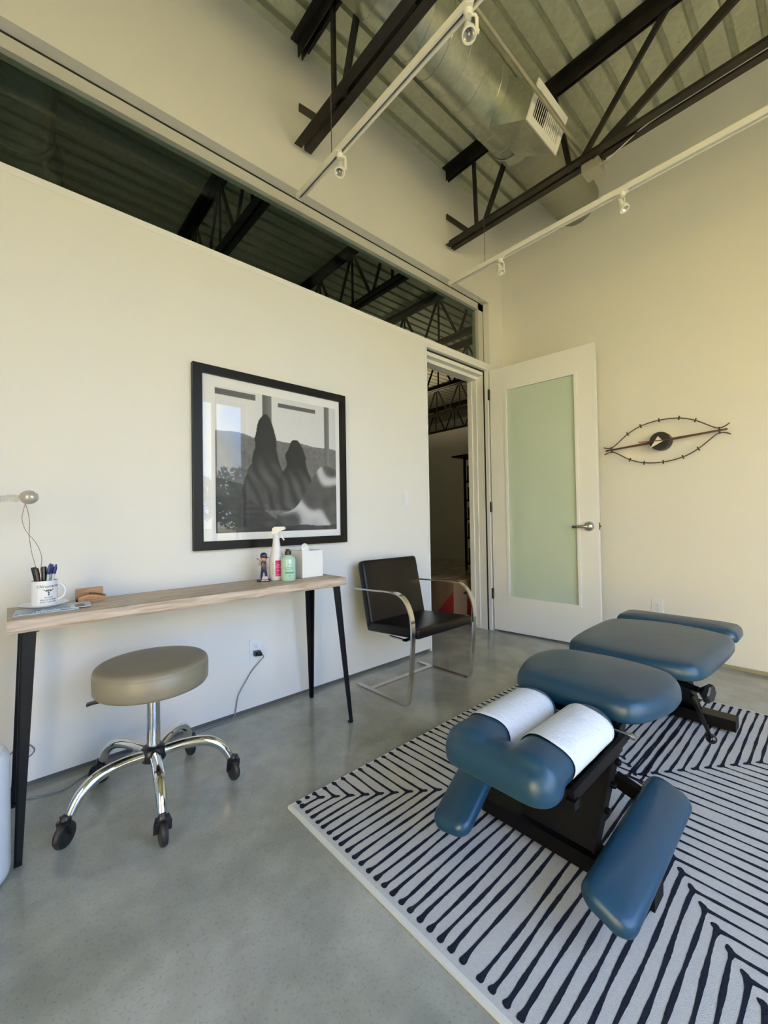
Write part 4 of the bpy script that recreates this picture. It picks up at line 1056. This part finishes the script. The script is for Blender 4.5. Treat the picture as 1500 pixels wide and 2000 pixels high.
pen(.006, -.004, -.004, .0, 'm', 'black capped marker beside the blue pens', .136)
pen(.010, .014, .002, .0, 'b', 'blue pen tallest of the pens, right behind the markers', .146)
pen(.018, .012, .004, .0, 'b', 'blue pen second in the blue bunch, near upright', .143)
pen(.016, -.012, .012, .0, 'b', 'blue pen leaning right, third in the blue bunch', .143)
pen(.024, .003, .017, .0, 'b', 'blue pen leaning farthest right over the mug handle', .143)
# bird ornament on wire
t = thing('wire_bird_ornament', 'pearly egg-shaped bird ornament with feather tail on looping thin wire, rising from the mug', 'ornament', (cx, cy, mz+.006))
OY = 2.06
egg = Vector((.058, OY, 1.203))
bm = newbm(); pe = []
for k in range(13):
    a_ = -PI/2+PI*k/12; pe.append((max(.0005, .0265*math.cos(a_)), .0315*math.sin(a_)))
lathe(bm, pe, (0, 0, 0), 28, cap=False); M = Matrix.Translation(egg) @ Vector((0, 0, 1)).rotation_difference(right_v+Vector((0, 0, .03))).to_matrix().to_4x4(); xf(bm, M)
obj('egg_body', bm, mat('pearl', (.46, .42, .37), .15, .25, coat=.6), t, smooth=True)
FEAT = mat('white_feather', (.62, .64, .63), .8)
bm = newbm(); tail0 = egg-right_v*.030; shaft = [tail0+Vector((0, 0, 0)), tail0-right_v*.03+Vector((0, 0, .002)), tail0-right_v*.09+Vector((0, 0, -.001)), tail0-right_v*.15+Vector((0, 0, -.003))]
P = smooth_path(shaft, 14); tube(bm, P, .0007, 6)
for k, p in enumerate(P[3:]):
    for s in (-1, 1):
        for rpt in range(3):
            l_ = random.uniform(.014, .020)*(1 if s < 0 else .55); q = p-right_v*random.uniform(.004, .014)+Vector((0, 0, s*l_))+back_v*random.uniform(-.006, .006); p2 = p+Vector((random.uniform(-.001, .001), 0, 0))
            w_ = right_v*.0020
            vs_ = [bm.verts.new(x) for x in (p2-w_, p2+w_, q+w_*.3, q-w_*.3)]; bm.faces.new(vs_)
obj('feather_tail', bm, FEAT, t)
bm = newbm(); sweep(bm, [egg+right_v*.016+Vector((0, 0, .012)), egg+right_v*.024+Vector((0, 0, .020)), egg+right_v*.026+Vector((0, 0, .016)), egg+right_v*.018+Vector((0, 0, .011))], circ(.0007, 6)); obj('beak_wire', bm, PLWHITE, t)
def strand(offs):
    bm = newbm(); P = smooth_path([Vector((cx, cy, 0)).lerp(Vector((egg.x, egg.y, 0)), min(1, (z-mz)/.33))*1.0 + right_v*o_ + Vector((0, 0, z)) for o_, z in offs], 8)
    tube(bm, P, .0009, 6); obj('wire', bm, mat('copper_wire', (.16, .05, .04), .35, .6), t, smooth=True)
strand([(-.002, mz+.085), (-.002, .905), (-.006, .935), (-.012, .985), (-.012, 1.03), (-.010, 1.06), (-.001, 1.10), (.0, 1.125), (-.004, 1.150), (-.012, 1.176), (-.014, 1.186)])
strand([(.002, mz+.085), (.003, .905), (.012, .935), (.022, .972), (.018, 1.01), (.002, 1.045), (-.010, 1.06), (-.022, 1.085), (-.026, 1.12), (-.022, 1.15), (-.015, 1.176), (-.014, 1.186)])
# business card holder
PLY = wood_material('light_plywood', (.33, .17, .08), (.47, .27, .13), (4, 4, 30)); BURNT = mat('burnt_edge', (.035, .016, .010), .7)
c0 = Vector((.212, 2.110, Zt)); ang_ = math.radians(4); MH = Matrix.Translation(c0) @ Matrix.Rotation(ang_, 4, 'Z')
t = thing('card_holder', 'small light wood business card holder with engraved spine curve, beside the mug', 'card holder', (c0.x+.045, c0.y, Zt))
def vplate(pts, y0, y1, name, m, extra=None):
    bm = newbm(); a = [bm.verts.new((x, y0, z)) for x, z in pts]; b = [bm.verts.new((x, y1, z)) for x, z in pts]
    f1 = bm.faces.new(a); f2 = bm.faces.new(b[::-1]); k = len(pts)
    for i in range(k):
        f = bm.faces.new((a[i], a[(i+1) % k], b[(i+1) % k], b[i])); f.material_index = 1
    if extra: extra(bm)
    xf(bm, MH); return obj(name, bm, m, t)
bz = .0
vplate([(0.0, 0), (.098, 0), (.098, .048), (.094, .052), (.004, .052), (0, .048)], .052, .0555, 'back_panel', [PLY, BURNT])
fc = [(0, .0), (.098, 0), (.098, .026)]; top_ = [(.098-.098*k/24, .023+.0055*math.sin(PI*(1-k/24)*1.55-.4)+.004*(1-k/24)) for k in range(25)]
def eng(bm):
    add_text(bm, 'Chiropractic, DC', .0075, Matrix.Translation((.049, -.0006, .0055)) @ Matrix.Rotation(PI/2, 4, 'X'), mi=1, ext=.0002)
    for k in range(15):
        x = .040+k*.0038; z = .0215+.0075*math.sin(PI*(x/.098)*1.55-.4)+.004*x/.098
        box(bm, x-.0011, x+.0011, -.0005, .0040, z-.002, z+.0065, mi=1)
vplate([(0, 0), (.098, 0)]+top_, 0, .0035, 'front_panel', [PLY, BURNT], eng)
bm = newbm(); box(bm, 0.001, .097, .0035, .052, .0, .004, MH); obj('floor_panel', bm, BURNT, t)

# tissue box
bx0, bx1, by0, by1, bh = 1.222, 1.358, 2.040, 2.176, .150
bm = newbm(); wl = .005
for a0_, a1_, b0_, b1_ in ((bx0, bx1, by0, by0+wl), (bx0, bx1, by1-wl, by1), (bx0, bx0+wl, by0+wl, by1-wl), (bx1-wl, bx1, by0+wl, by1-wl)): box(bm, a0_, a1_, b0_, b1_, Zt, Zt+bh)
box(bm, bx0+wl, bx1-wl, by0+wl, by1-wl, Zt+bh-.018, Zt+bh-.014)
tb = tag(obj('tissue_box_cover', bm, mat('white_lacquer', (.80, .79, .76), .35), None), 'plain white cube tissue box cover at the right end of the console table', 'tissue box')
bm = newbm(); pc = Vector(((bx0+bx1)/2-.015, (by0+by1)/2-.01, Zt+bh+.004)); ring = []
for i in range(9):
    ph = PI/2*i/8
    ring.append([bm.verts.new(pc+Vector((.030*math.cos(ph)*(1+.22*math.sin(5*a_+i)) * math.cos(a_), .024*math.cos(ph)*(1+.22*math.sin(4*a_+i*.7))*math.sin(a_), .034*math.sin(ph)*(1+.08*math.sin(3*a_)) - .016*(1-math.sin(ph))))) for a_ in [2*PI*k/26 for k in range(26)]])
for i in range(8):
    for k in range(26): bm.faces.new((ring[i][k], ring[i][(k+1) % 26], ring[i+1][(k+1) % 26], ring[i+1][k]))
tag(obj('tissue', bm, mat('tissue_white', (.85, .85, .84), .8, bump=(60, .4, .004)), None, smooth=True), 'crumpled white tissue poking out of the white cube box', 'tissue')

# hand wash bottle (green, black cap) and spray bottle
gx, gy = 1.128, 2.030
GEL = mat('green_gel', (.40, .60, .49), .22, coat=.4)
bm = newbm(); lathe(bm, [(.0, Zt), (.036, Zt), (.0395, Zt+.006), (.0395, Zt+.112), (.036, Zt+.122), (.026, Zt+.132), (.016, Zt+.137), (.0155, Zt+.146), (0, Zt+.146)], (gx, gy, 0), 44, cap=False)
ga = math.atan2(-gy, -gx)
add_text(bm, 'Premier', .0060, None, mi=1, wrap=(gx, gy, .0398, ga+.18, Zt+.088))
add_text(bm, 'Therapeutic', .0072, None, mi=1, wrap=(gx, gy, .0398, ga+.18, Zt+.072))
add_text(bm, 'Massage Gel', .0072, None, mi=1, wrap=(gx, gy, .0398, ga+.18, Zt+.063))
add_text(bm, '8 OZ', .0060, None, mi=1, wrap=(gx, gy, .0398, ga+.18, Zt+.026))
def cyl_patch(bm, cx_, cy_, r_, aA, aB, zA, zB, mi, n=12):
    prev = None
    for k in range(n+1):
        a_ = aA+(aB-aA)*k/n; cur = (bm.verts.new((cx_+r_*math.cos(a_), cy_+r_*math.sin(a_), zA)), bm.verts.new((cx_+r_*math.cos(a_), cy_+r_*math.sin(a_), zB)))
        if prev: f = bm.faces.new((prev[0], cur[0], cur[1], prev[1])); f.material_index = mi
        prev = cur
cyl_patch(bm, gx, gy, .0399, ga-.42, ga+.80, Zt+.040, Zt+.048, 2); cyl_patch(bm, gx, gy, .0399, ga-.42, ga-.36, Zt+.062, Zt+.078, 2)
gb = tag(obj('gel_bottle', bm, [GEL, mat('label_dark', (.03, .07, .06), .5), mat('label_green', (.05, .28, .16), .5)], None, auto=40), 'pale green gel bottle with black cap, between the spray bottle and tissue box', 'bottle')
bm = newbm(); lathe(bm, [(.0175, Zt+.138), (.0175, Zt+.158), (.012, Zt+.160), (.011, Zt+.166), (.0, Zt+.166)], (gx, gy, 0), 26, cap=False); box(bm, gx-.012, gx+.004, gy-.007, gy+.007, Zt+.164, Zt+.169); obj('cap', bm, BLKPL, gb, auto=40)
sx_, sy_ = 1.098, 2.105
HDPE = mat('white_hdpe', (.74, .73, .69), .3)
bm = newbm(); lathe(bm, [(.0, Zt), (.038, Zt), (.042, Zt+.006), (.042, Zt+.100), (.040, Zt+.115), (.030, Zt+.150), (.021, Zt+.190), (.017, Zt+.225), (.0155, Zt+.240), (0, Zt+.240)], (sx_, sy_, 0), 44, cap=False)
sa = math.atan2(-sy_, -sx_)
cyl_patch(bm, sx_, sy_, .0424, sa-.15, sa+.62, Zt+.022, Zt+.108, 1, 14)
add_text(bm, 'CaviCide', .0085, None, mi=2, wrap=(sx_, sy_, .0426, sa+.24, Zt+.102))
for k, (s_, z_) in enumerate((('Surface', .084), ('Disinfectant', .076), ('Kills TB HBV', .068), ('FRESH', .052), ('24 FL OZ', .028))): add_text(bm, s_, .0055, None, mi=3, wrap=(sx_, sy_, .0427, sa+.24, Zt+z_))
for k in range(9): cyl_patch(bm, sx_, sy_, .0424, sa-.65, sa-.28, Zt+.030+k*.008, Zt+.0318+k*.008, 4, 6)
sb = tag(obj('spray_bottle', bm, [HDPE, mat('label_magenta', (.55, .015, .14), .45), mat('label_navy', (.05, .01, .05), .5), mat('label_white', (.8, .7, .75), .5), mat('label_grey', (.40, .40, .40), .5)], None, auto=40), 'tall white trigger spray bottle with magenta label', 'bottle')
bm = newbm(); lathe(bm, [(.018, Zt+.222), (.018, Zt+.242), (.012, Zt+.250), (.011, Zt+.262)], (sx_, sy_, 0), 20)
xd = Vector((.75, -.66, 0)).normalized()
Ms = Matrix(((xd.x, -xd.y, 0, sx_), (xd.y, xd.x, 0, sy_), (0, 0, 1, Zt), (0, 0, 0, 1)))
n0 = len(bm.verts); side = [(-.022, .262), (-.018, .283), (-.006, .290), (.046, .290), (.050, .284), (.050, .276), (.042, .272), (.026, .268), (.016, .258), (-.012, .250), (-.020, .252)]
a = [bm.verts.new(Ms @ Vector((x, -.011, z))) for x, z in side]; b = [bm.verts.new(Ms @ Vector((x, .011, z))) for x, z in side]
bm.faces.new(a); bm.faces.new(b[::-1])
for i in range(len(side)): bm.faces.new((a[i], a[(i+1) % len(side)], b[(i+1) % len(side)], b[i]))
hd = obj('spray_head', bm, HDPE, sb, bevel=.0015)
bm = newbm(); sweep(bm, [Ms @ Vector(p) for p in ((.024, 0, .270), (.032, 0, .250), (.036, 0, .228), (.044, 0, .216))], rect(.012, .006)); obj('trigger', bm, HDPE, hd)

# baseball figurine
fx, fy = 1.018, 2.095; z0 = Zt
t = thing('baseball_figurine', 'small figurine of a baseball batter in navy uniform and cap on a black base', 'figurine', (fx, fy, z0))
NAVY = mat('navy_paint', (.012, .020, .075), .3); SKIN = mat('figurine_skin', (.50, .25, .15), .35)
MF = Matrix.Translation((fx, fy, z0)) @ Matrix.Rotation(math.atan2(right_v.y, right_v.x)+.18, 4, 'Z')   # x = picture right, -y = to camera
bm = newbm(); cushion(bm, rrect(-.034, .034, -.022, .022, .005, 3), 0, .012, edge=.003, crown=0); xf(bm, MF); bs = obj('base', bm, mat('figurine_base', (.010, .010, .014), .3), t)
bm = newbm(); box(bm, -.006, .022, -.020, -.014, .012, .027, mi=0)
for k in range(3): 
    cxx = .000+k*.008
    for (u0_, u1_, v0_, v1_) in ((-.0028, .0028, .0165, .0178), (-.0028, .0028, .0212, .0225), (-.0028, -.0016, .0178, .0212), (.0016, .0028, .0178, .0212)): box(bm, cxx+u0_, cxx+u1_, -.0206, -.0199, v0_, v1_, mi=1)
for k in range(9): box(bm, -.010+k*.0042, -.0072+k*.0042, -.0226, -.0219, .004, .009, mi=0)
xf(bm, MF); obj('name_plaque', bm, [mat('plaque_white', (.75, .72, .70), .4), mat('plaque_red', (.45, .02, .03), .4)], t)
def skinned(name, verts, edges, radii, m, parent, sub=2):
    me = bpy.data.meshes.new(name); me.from_pydata(verts, edges, []); o = bpy.data.objects.new('tmp', me); COL.objects.link(o)
    md = o.modifiers.new('s', 'SKIN'); md.use_smooth_shade = True
    for i, r_ in enumerate(radii): me.skin_vertices[0].data[i].radius = (r_, r_)
    me.skin_vertices[0].data[0].use_root = True
    sd = o.modifiers.new('u', 'SUBSURF'); sd.levels = sub; sd.render_levels = sub
    dg = bpy.context.evaluated_depsgraph_get(); out = bpy.data.meshes.new_from_object(o.evaluated_get(dg)); bpy.data.objects.remove(o)
    return out
V = [(0, 0, .062), (0, 0, .080), (0, 0, .100), (-.009, 0, .056), (-.012, 0, .036), (-.014, .001, .014), (.008, 0, .056), (.012, 0, .036), (.014, 0, .014), (-.014, 0, .101), (.014, 0, .101), (0, 0, .108)]
E_ = [(0, 1), (1, 2), (0, 3), (3, 4), (4, 5), (0, 6), (6, 7), (7, 8), (2, 9), (2, 10), (2, 11)]
me = skinned('body', V, E_, [.012, .012, .012, .009, .0068, .006, .009, .0068, .006, .0075, .0075, .006], NAVY, t); me.transform(MF); link('uniformed_body', me, [NAVY], t, smooth=True)
V = [(-.014, 0, .099), (-.024, -.002, .086), (-.020, -.008, .101), (-.016, -.010, .110)]
me = skinned('arm', V, [(0, 1), (1, 2), (2, 3)], [.006, .005, .0042, .005], SKIN, t); me.transform(MF); link('arm', me, [SKIN], t, smooth=True)
V = [(.014, 0, .099), (.020, -.003, .080), (.018, -.004, .060)]
me = skinned('arm', V, [(0, 1), (1, 2)], [.006, .0048, .0045], SKIN, t); me.transform(MF); link('arm', me, [SKIN], t, smooth=True)
def ellip(c, rx, ry, rz, M):
    bm = newbm(); bmesh.ops.create_uvsphere(bm, u_segments=24, v_segments=16, radius=1); xf(bm, M @ Matrix.Translation(c) @ Matrix.Diagonal((rx, ry, rz, 1))); return bm
bm = ellip((.002, -.002, .1225), .0165, .0165, .0175, MF)
b2 = ellip((.010, -.016, .121), .003, .004, .003, MF); me_ = bpy.data.meshes.new('q'); b2.to_mesh(me_); b2.free(); bm.from_mesh(me_)
b2 = ellip((-.014, -.004, .121), .003, .004, .005, MF); me_ = bpy.data.meshes.new('q'); b2.to_mesh(me_); b2.free(); bm.from_mesh(me_)
hdm = obj('head', bm, SKIN, t, smooth=True)
for dx in (.000, .014):
    bm = ellip((dx, -.0165 if dx == 0 else -.0135, .125), .0018, .0012, .0022, MF); obj('eye', bm, PBLK, hdm, smooth=True)
bm = newbm(); lathe(bm, [(.0185, .128), (.0190, .136), (.0165, .146), (.0095, .1525), (.0005, .154)], (.0, .0, 0), 28)
n0 = len(bm.verts); out_ = []
for k in range(13):
    a_ = -PI*.50+PI*.9*k/12-.15; out_.append((.0185*math.cos(a_), .0185*math.sin(a_), .0175+.014*max(0, math.cos((k-6)/6*PI/2))))
dirv = Vector((.8, -.6, 0)).normalized()
lo = []; hi = []
for k in range(13):
    a_ = math.atan2(dirv.y, dirv.x)-1.1+2.2*k/12; r1 = .0180; ext_ = .016*math.cos((k-6)/6*PI/2)
    lo.append((bm.verts.new((r1*math.cos(a_), r1*math.sin(a_), .130)), bm.verts.new(((r1+ext_)*math.cos(a_), (r1+ext_)*math.sin(a_), .1275))))
for k in range(12): bm.faces.new((lo[k][0], lo[k][1], lo[k+1][1], lo[k+1][0]))
xf(bm, MF); obj('cap', bm, NAVY, hdm, smooth=True)
bm = newbm(); sweep(bm, [(-.012, -.010, .108), (-.026, -.006, .117), (-.036, -.002, .124)], circ(.0020, 8), scale=[.7, 1, 1.3]); xf(bm, MF); obj('bat', bm, mat('bat_wood', (.25, .13, .08), .4), t, smooth=True)

# ================================================================== WHITE BIN / PURIFIER AT THE LEFT EDGE
bm = newbm(); bc = Vector((-.105, 1.80, 0)); rB = .110
def ringat(r_, z_, n=48): return [bm.verts.new((bc.x+r_*math.cos(2*PI*k/n), bc.y+r_*math.sin(2*PI*k/n), z_)) for k in range(n)]
pr3 = [(rB-.012, .004), (rB-.003, .012), (rB, .03), (rB, .34), (rB-.002, .372), (rB-.008, .388), (rB-.018, .395), (rB-.030, .388), (rB-.034, .37), (rB-.036, .30)]
rg = [ringat(r_, z_) for r_, z_ in pr3]
for i in range(len(rg)-1):
    for k in range(48):
        bm.faces.new((rg[i][k], rg[i][(k+1) % 48], rg[i+1][(k+1) % 48], rg[i+1][k]))
bm.faces.new(rg[0][::-1])
# scooped front lip
for v in bm.verts:
    if v.co.z > .30:
        f = sst(-.2, 1.0, (-(v.co.y-bc.y)*.75-(v.co.x-bc.x)*.65)/rB); v.co.z -= f*.10*sst(.30, .37, v.co.z)
bn = tag(obj('waste_bin', bm, PLWHITE, None, smooth=True), 'white rounded plastic bin with dark opening, cut by the left edge beside the table leg', 'bin')
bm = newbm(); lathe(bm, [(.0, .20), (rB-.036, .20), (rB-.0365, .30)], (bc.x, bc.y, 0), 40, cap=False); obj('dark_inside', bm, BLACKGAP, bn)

# ================================================================== HALL THINGS
t = thing('moving_box', 'tan and red cardboard moving box on the hall floor behind the armchair', 'box', (3.49, 2.90, 0))
CARD = mat('cardboard', (.13, .08, .045), .8); RED = mat('box_red', (.16, .006, .006), .7)
bm = newbm(); x0, x1, y0, y1, hb = 3.285, 3.72, 2.62, 3.06, .455
box(bm, x0, x1, y0, y1, 0, hb)
def tri(q, mi=1):
    f = bm.faces.new([bm.verts.new(p) for p in q]); f.material_index = mi
tri([(x0-.0008, y0, .0), (x0-.0008, y0+.33, .0), (x0-.0008, y0, hb*.82)]); tri([(x0+.22, y0-.0008, 0), (x1, y0-.0008, 0), (x1, y0-.0008, hb*.8), (x0+.22, y0-.0008, hb*.55)])
bb = obj('carton', bm, [CARD, RED], t)
bm = newbm(); box(bm, x0+.01, x1-.01, y0+.002, (y0+y1)/2-.004, hb, hb+.006); box(bm, x0+.005, x1-.005, (y0+y1)/2+.004, y1-.002, hb+.0, hb+.010); obj('top_flaps', bm, mat('cardboard_top', (.27, .17, .09), .8), t)
bm = newbm(); lathe(bm, [(.022, -.001), (.022, .001)], (0, 0, 0), 18, axis='y'); xf(bm, Matrix.Translation((x0+.20, y0-.0016, .33)) @ Matrix.Diagonal((1.9, 1, .7, 1))); obj('hand_hole', bm, BLACKGAP, t)
t = thing('shelving_unit', 'tall black shelving unit with dark goods, dim in the hall beyond the doorway', 'shelving', (7.5, 5.2, 0))
bm = newbm()
for x, y in ((7.25, 5.42), (7.25, 4.9), (7.75, 5.42), (7.75, 4.9)): box(bm, x-.02, x+.02, y-.02, y+.02, 0, 2.45)
box(bm, 7.70, 7.78, 4.9, 5.42, 0, 2.45)
obj('upright_frame', bm, BENCHBLK, t)
for z in (.10, .65, 1.05, 1.45, 1.85, 2.42):
    bm = newbm(); box(bm, 7.23, 7.77, 4.88, 5.44 if z < 2.4 else 5.75, z, z+.03); obj('shelf', bm, BENCHBLK, t)
for z, w_ in ((.128, 'lowest'), (.678, 'second'), (1.078, 'middle'), (1.478, 'fourth'), (1.878, 'highest loaded')):
    bm = newbm(); h_ = random.uniform(.24, .33); box(bm, 7.28, 7.62, 4.95, 5.38, z+.003, z+h_)
    tag(obj('storage_bag', bm, mat('dark_goods', (.05, .05, .05), .3, bump=(18, .9, .05)), None, bevel=.012), 'dark plastic-wrapped goods on the %s shelf of the black hall shelving' % w_, 'goods', 'wrapped goods on the hall shelving')

# ================================================================== OUTSIDE THE BIG WINDOW (trees mirrored in the picture glass; stucco walls added for warm bounce)
bm = newbm(); box(bm, -40, 60, -70, WB-.3, -.25, -.15); struct('ground', bm, mat('sunlit_ground', (.37, .295, .155), .9))
bm = newbm(); box(bm, -18, -4.5, -13, -8.5, -.15, 5.2); box(bm, -18.2, -4.3, -13.2, -8.3, 5.2, 5.5)  # unseen block added as a warm reflector, mostly for the clock wall
tag(obj('bounce_block', bm, mat('bounce_stucco', (.78, .615, .28), .9, bump=(8, .2, .01)), None), 'unseen cream stucco block added outside the big window to bounce warm sunlight in', 'building')
bm = newbm(); box(bm, -9.4, -9.0, -8.0, 9, -.15, 5.4); box(bm, -9.45, -8.95, -8.0, 9, 5.4, 5.5)  # unseen wall added to send yellow light in through the side window
tag(obj('bounce_wall', bm, MATS['bounce_stucco'], None), 'long unseen cream stucco wall added outside the side window to bounce warm light in', 'wall')
LEAF = mat('tree_leaves', (.035, .060, .022), .6); BARK = mat('tree_bark', (.10, .07, .05), .8)
for i, (x, y, h_, r_, lab) in enumerate(((8.2, -15, 3.6, 1.9, 'dark bushy tree mirrored in the picture glass, nearest the window edge'), (4.9, -20.5, 3.4, 1.6, 'dark bushy tree mirrored in the picture glass, middle one'), (1.2, -18, 2.6, 1.5, 'dark bushy tree mirrored in the picture glass, outer one'))):
    t = thing('tree', lab, 'tree', (x, y, -.15), 'trees outside the window')
    bm = newbm(); sweep(bm, [(x, y, -.15), (x+.1, y, h_*.4), (x, y, h_*.7)], circ(.12, 8)); obj('trunk', bm, BARK, t)
    bm = newbm()
    for k in range(1500):
        u_ = Vector((random.gauss(0, 1), random.gauss(0, 1), random.gauss(0, 1))).normalized()*(random.random()**.4)
        p = Vector((x+u_.x*r_, y+u_.y*r_, h_*.62+u_.z*h_*.42)); a_ = random.uniform(.10, .2)
        e1 = Vector((random.uniform(-1, 1), random.uniform(-1, 1), random.uniform(-1, 1))).normalized()*a_; e2 = e1.orthogonal().normalized()*a_*.5
        bm.faces.new([bm.verts.new(p+v) for v in (e1, e2, -e1, -e2)])
    obj('foliage', bm, LEAF, t)
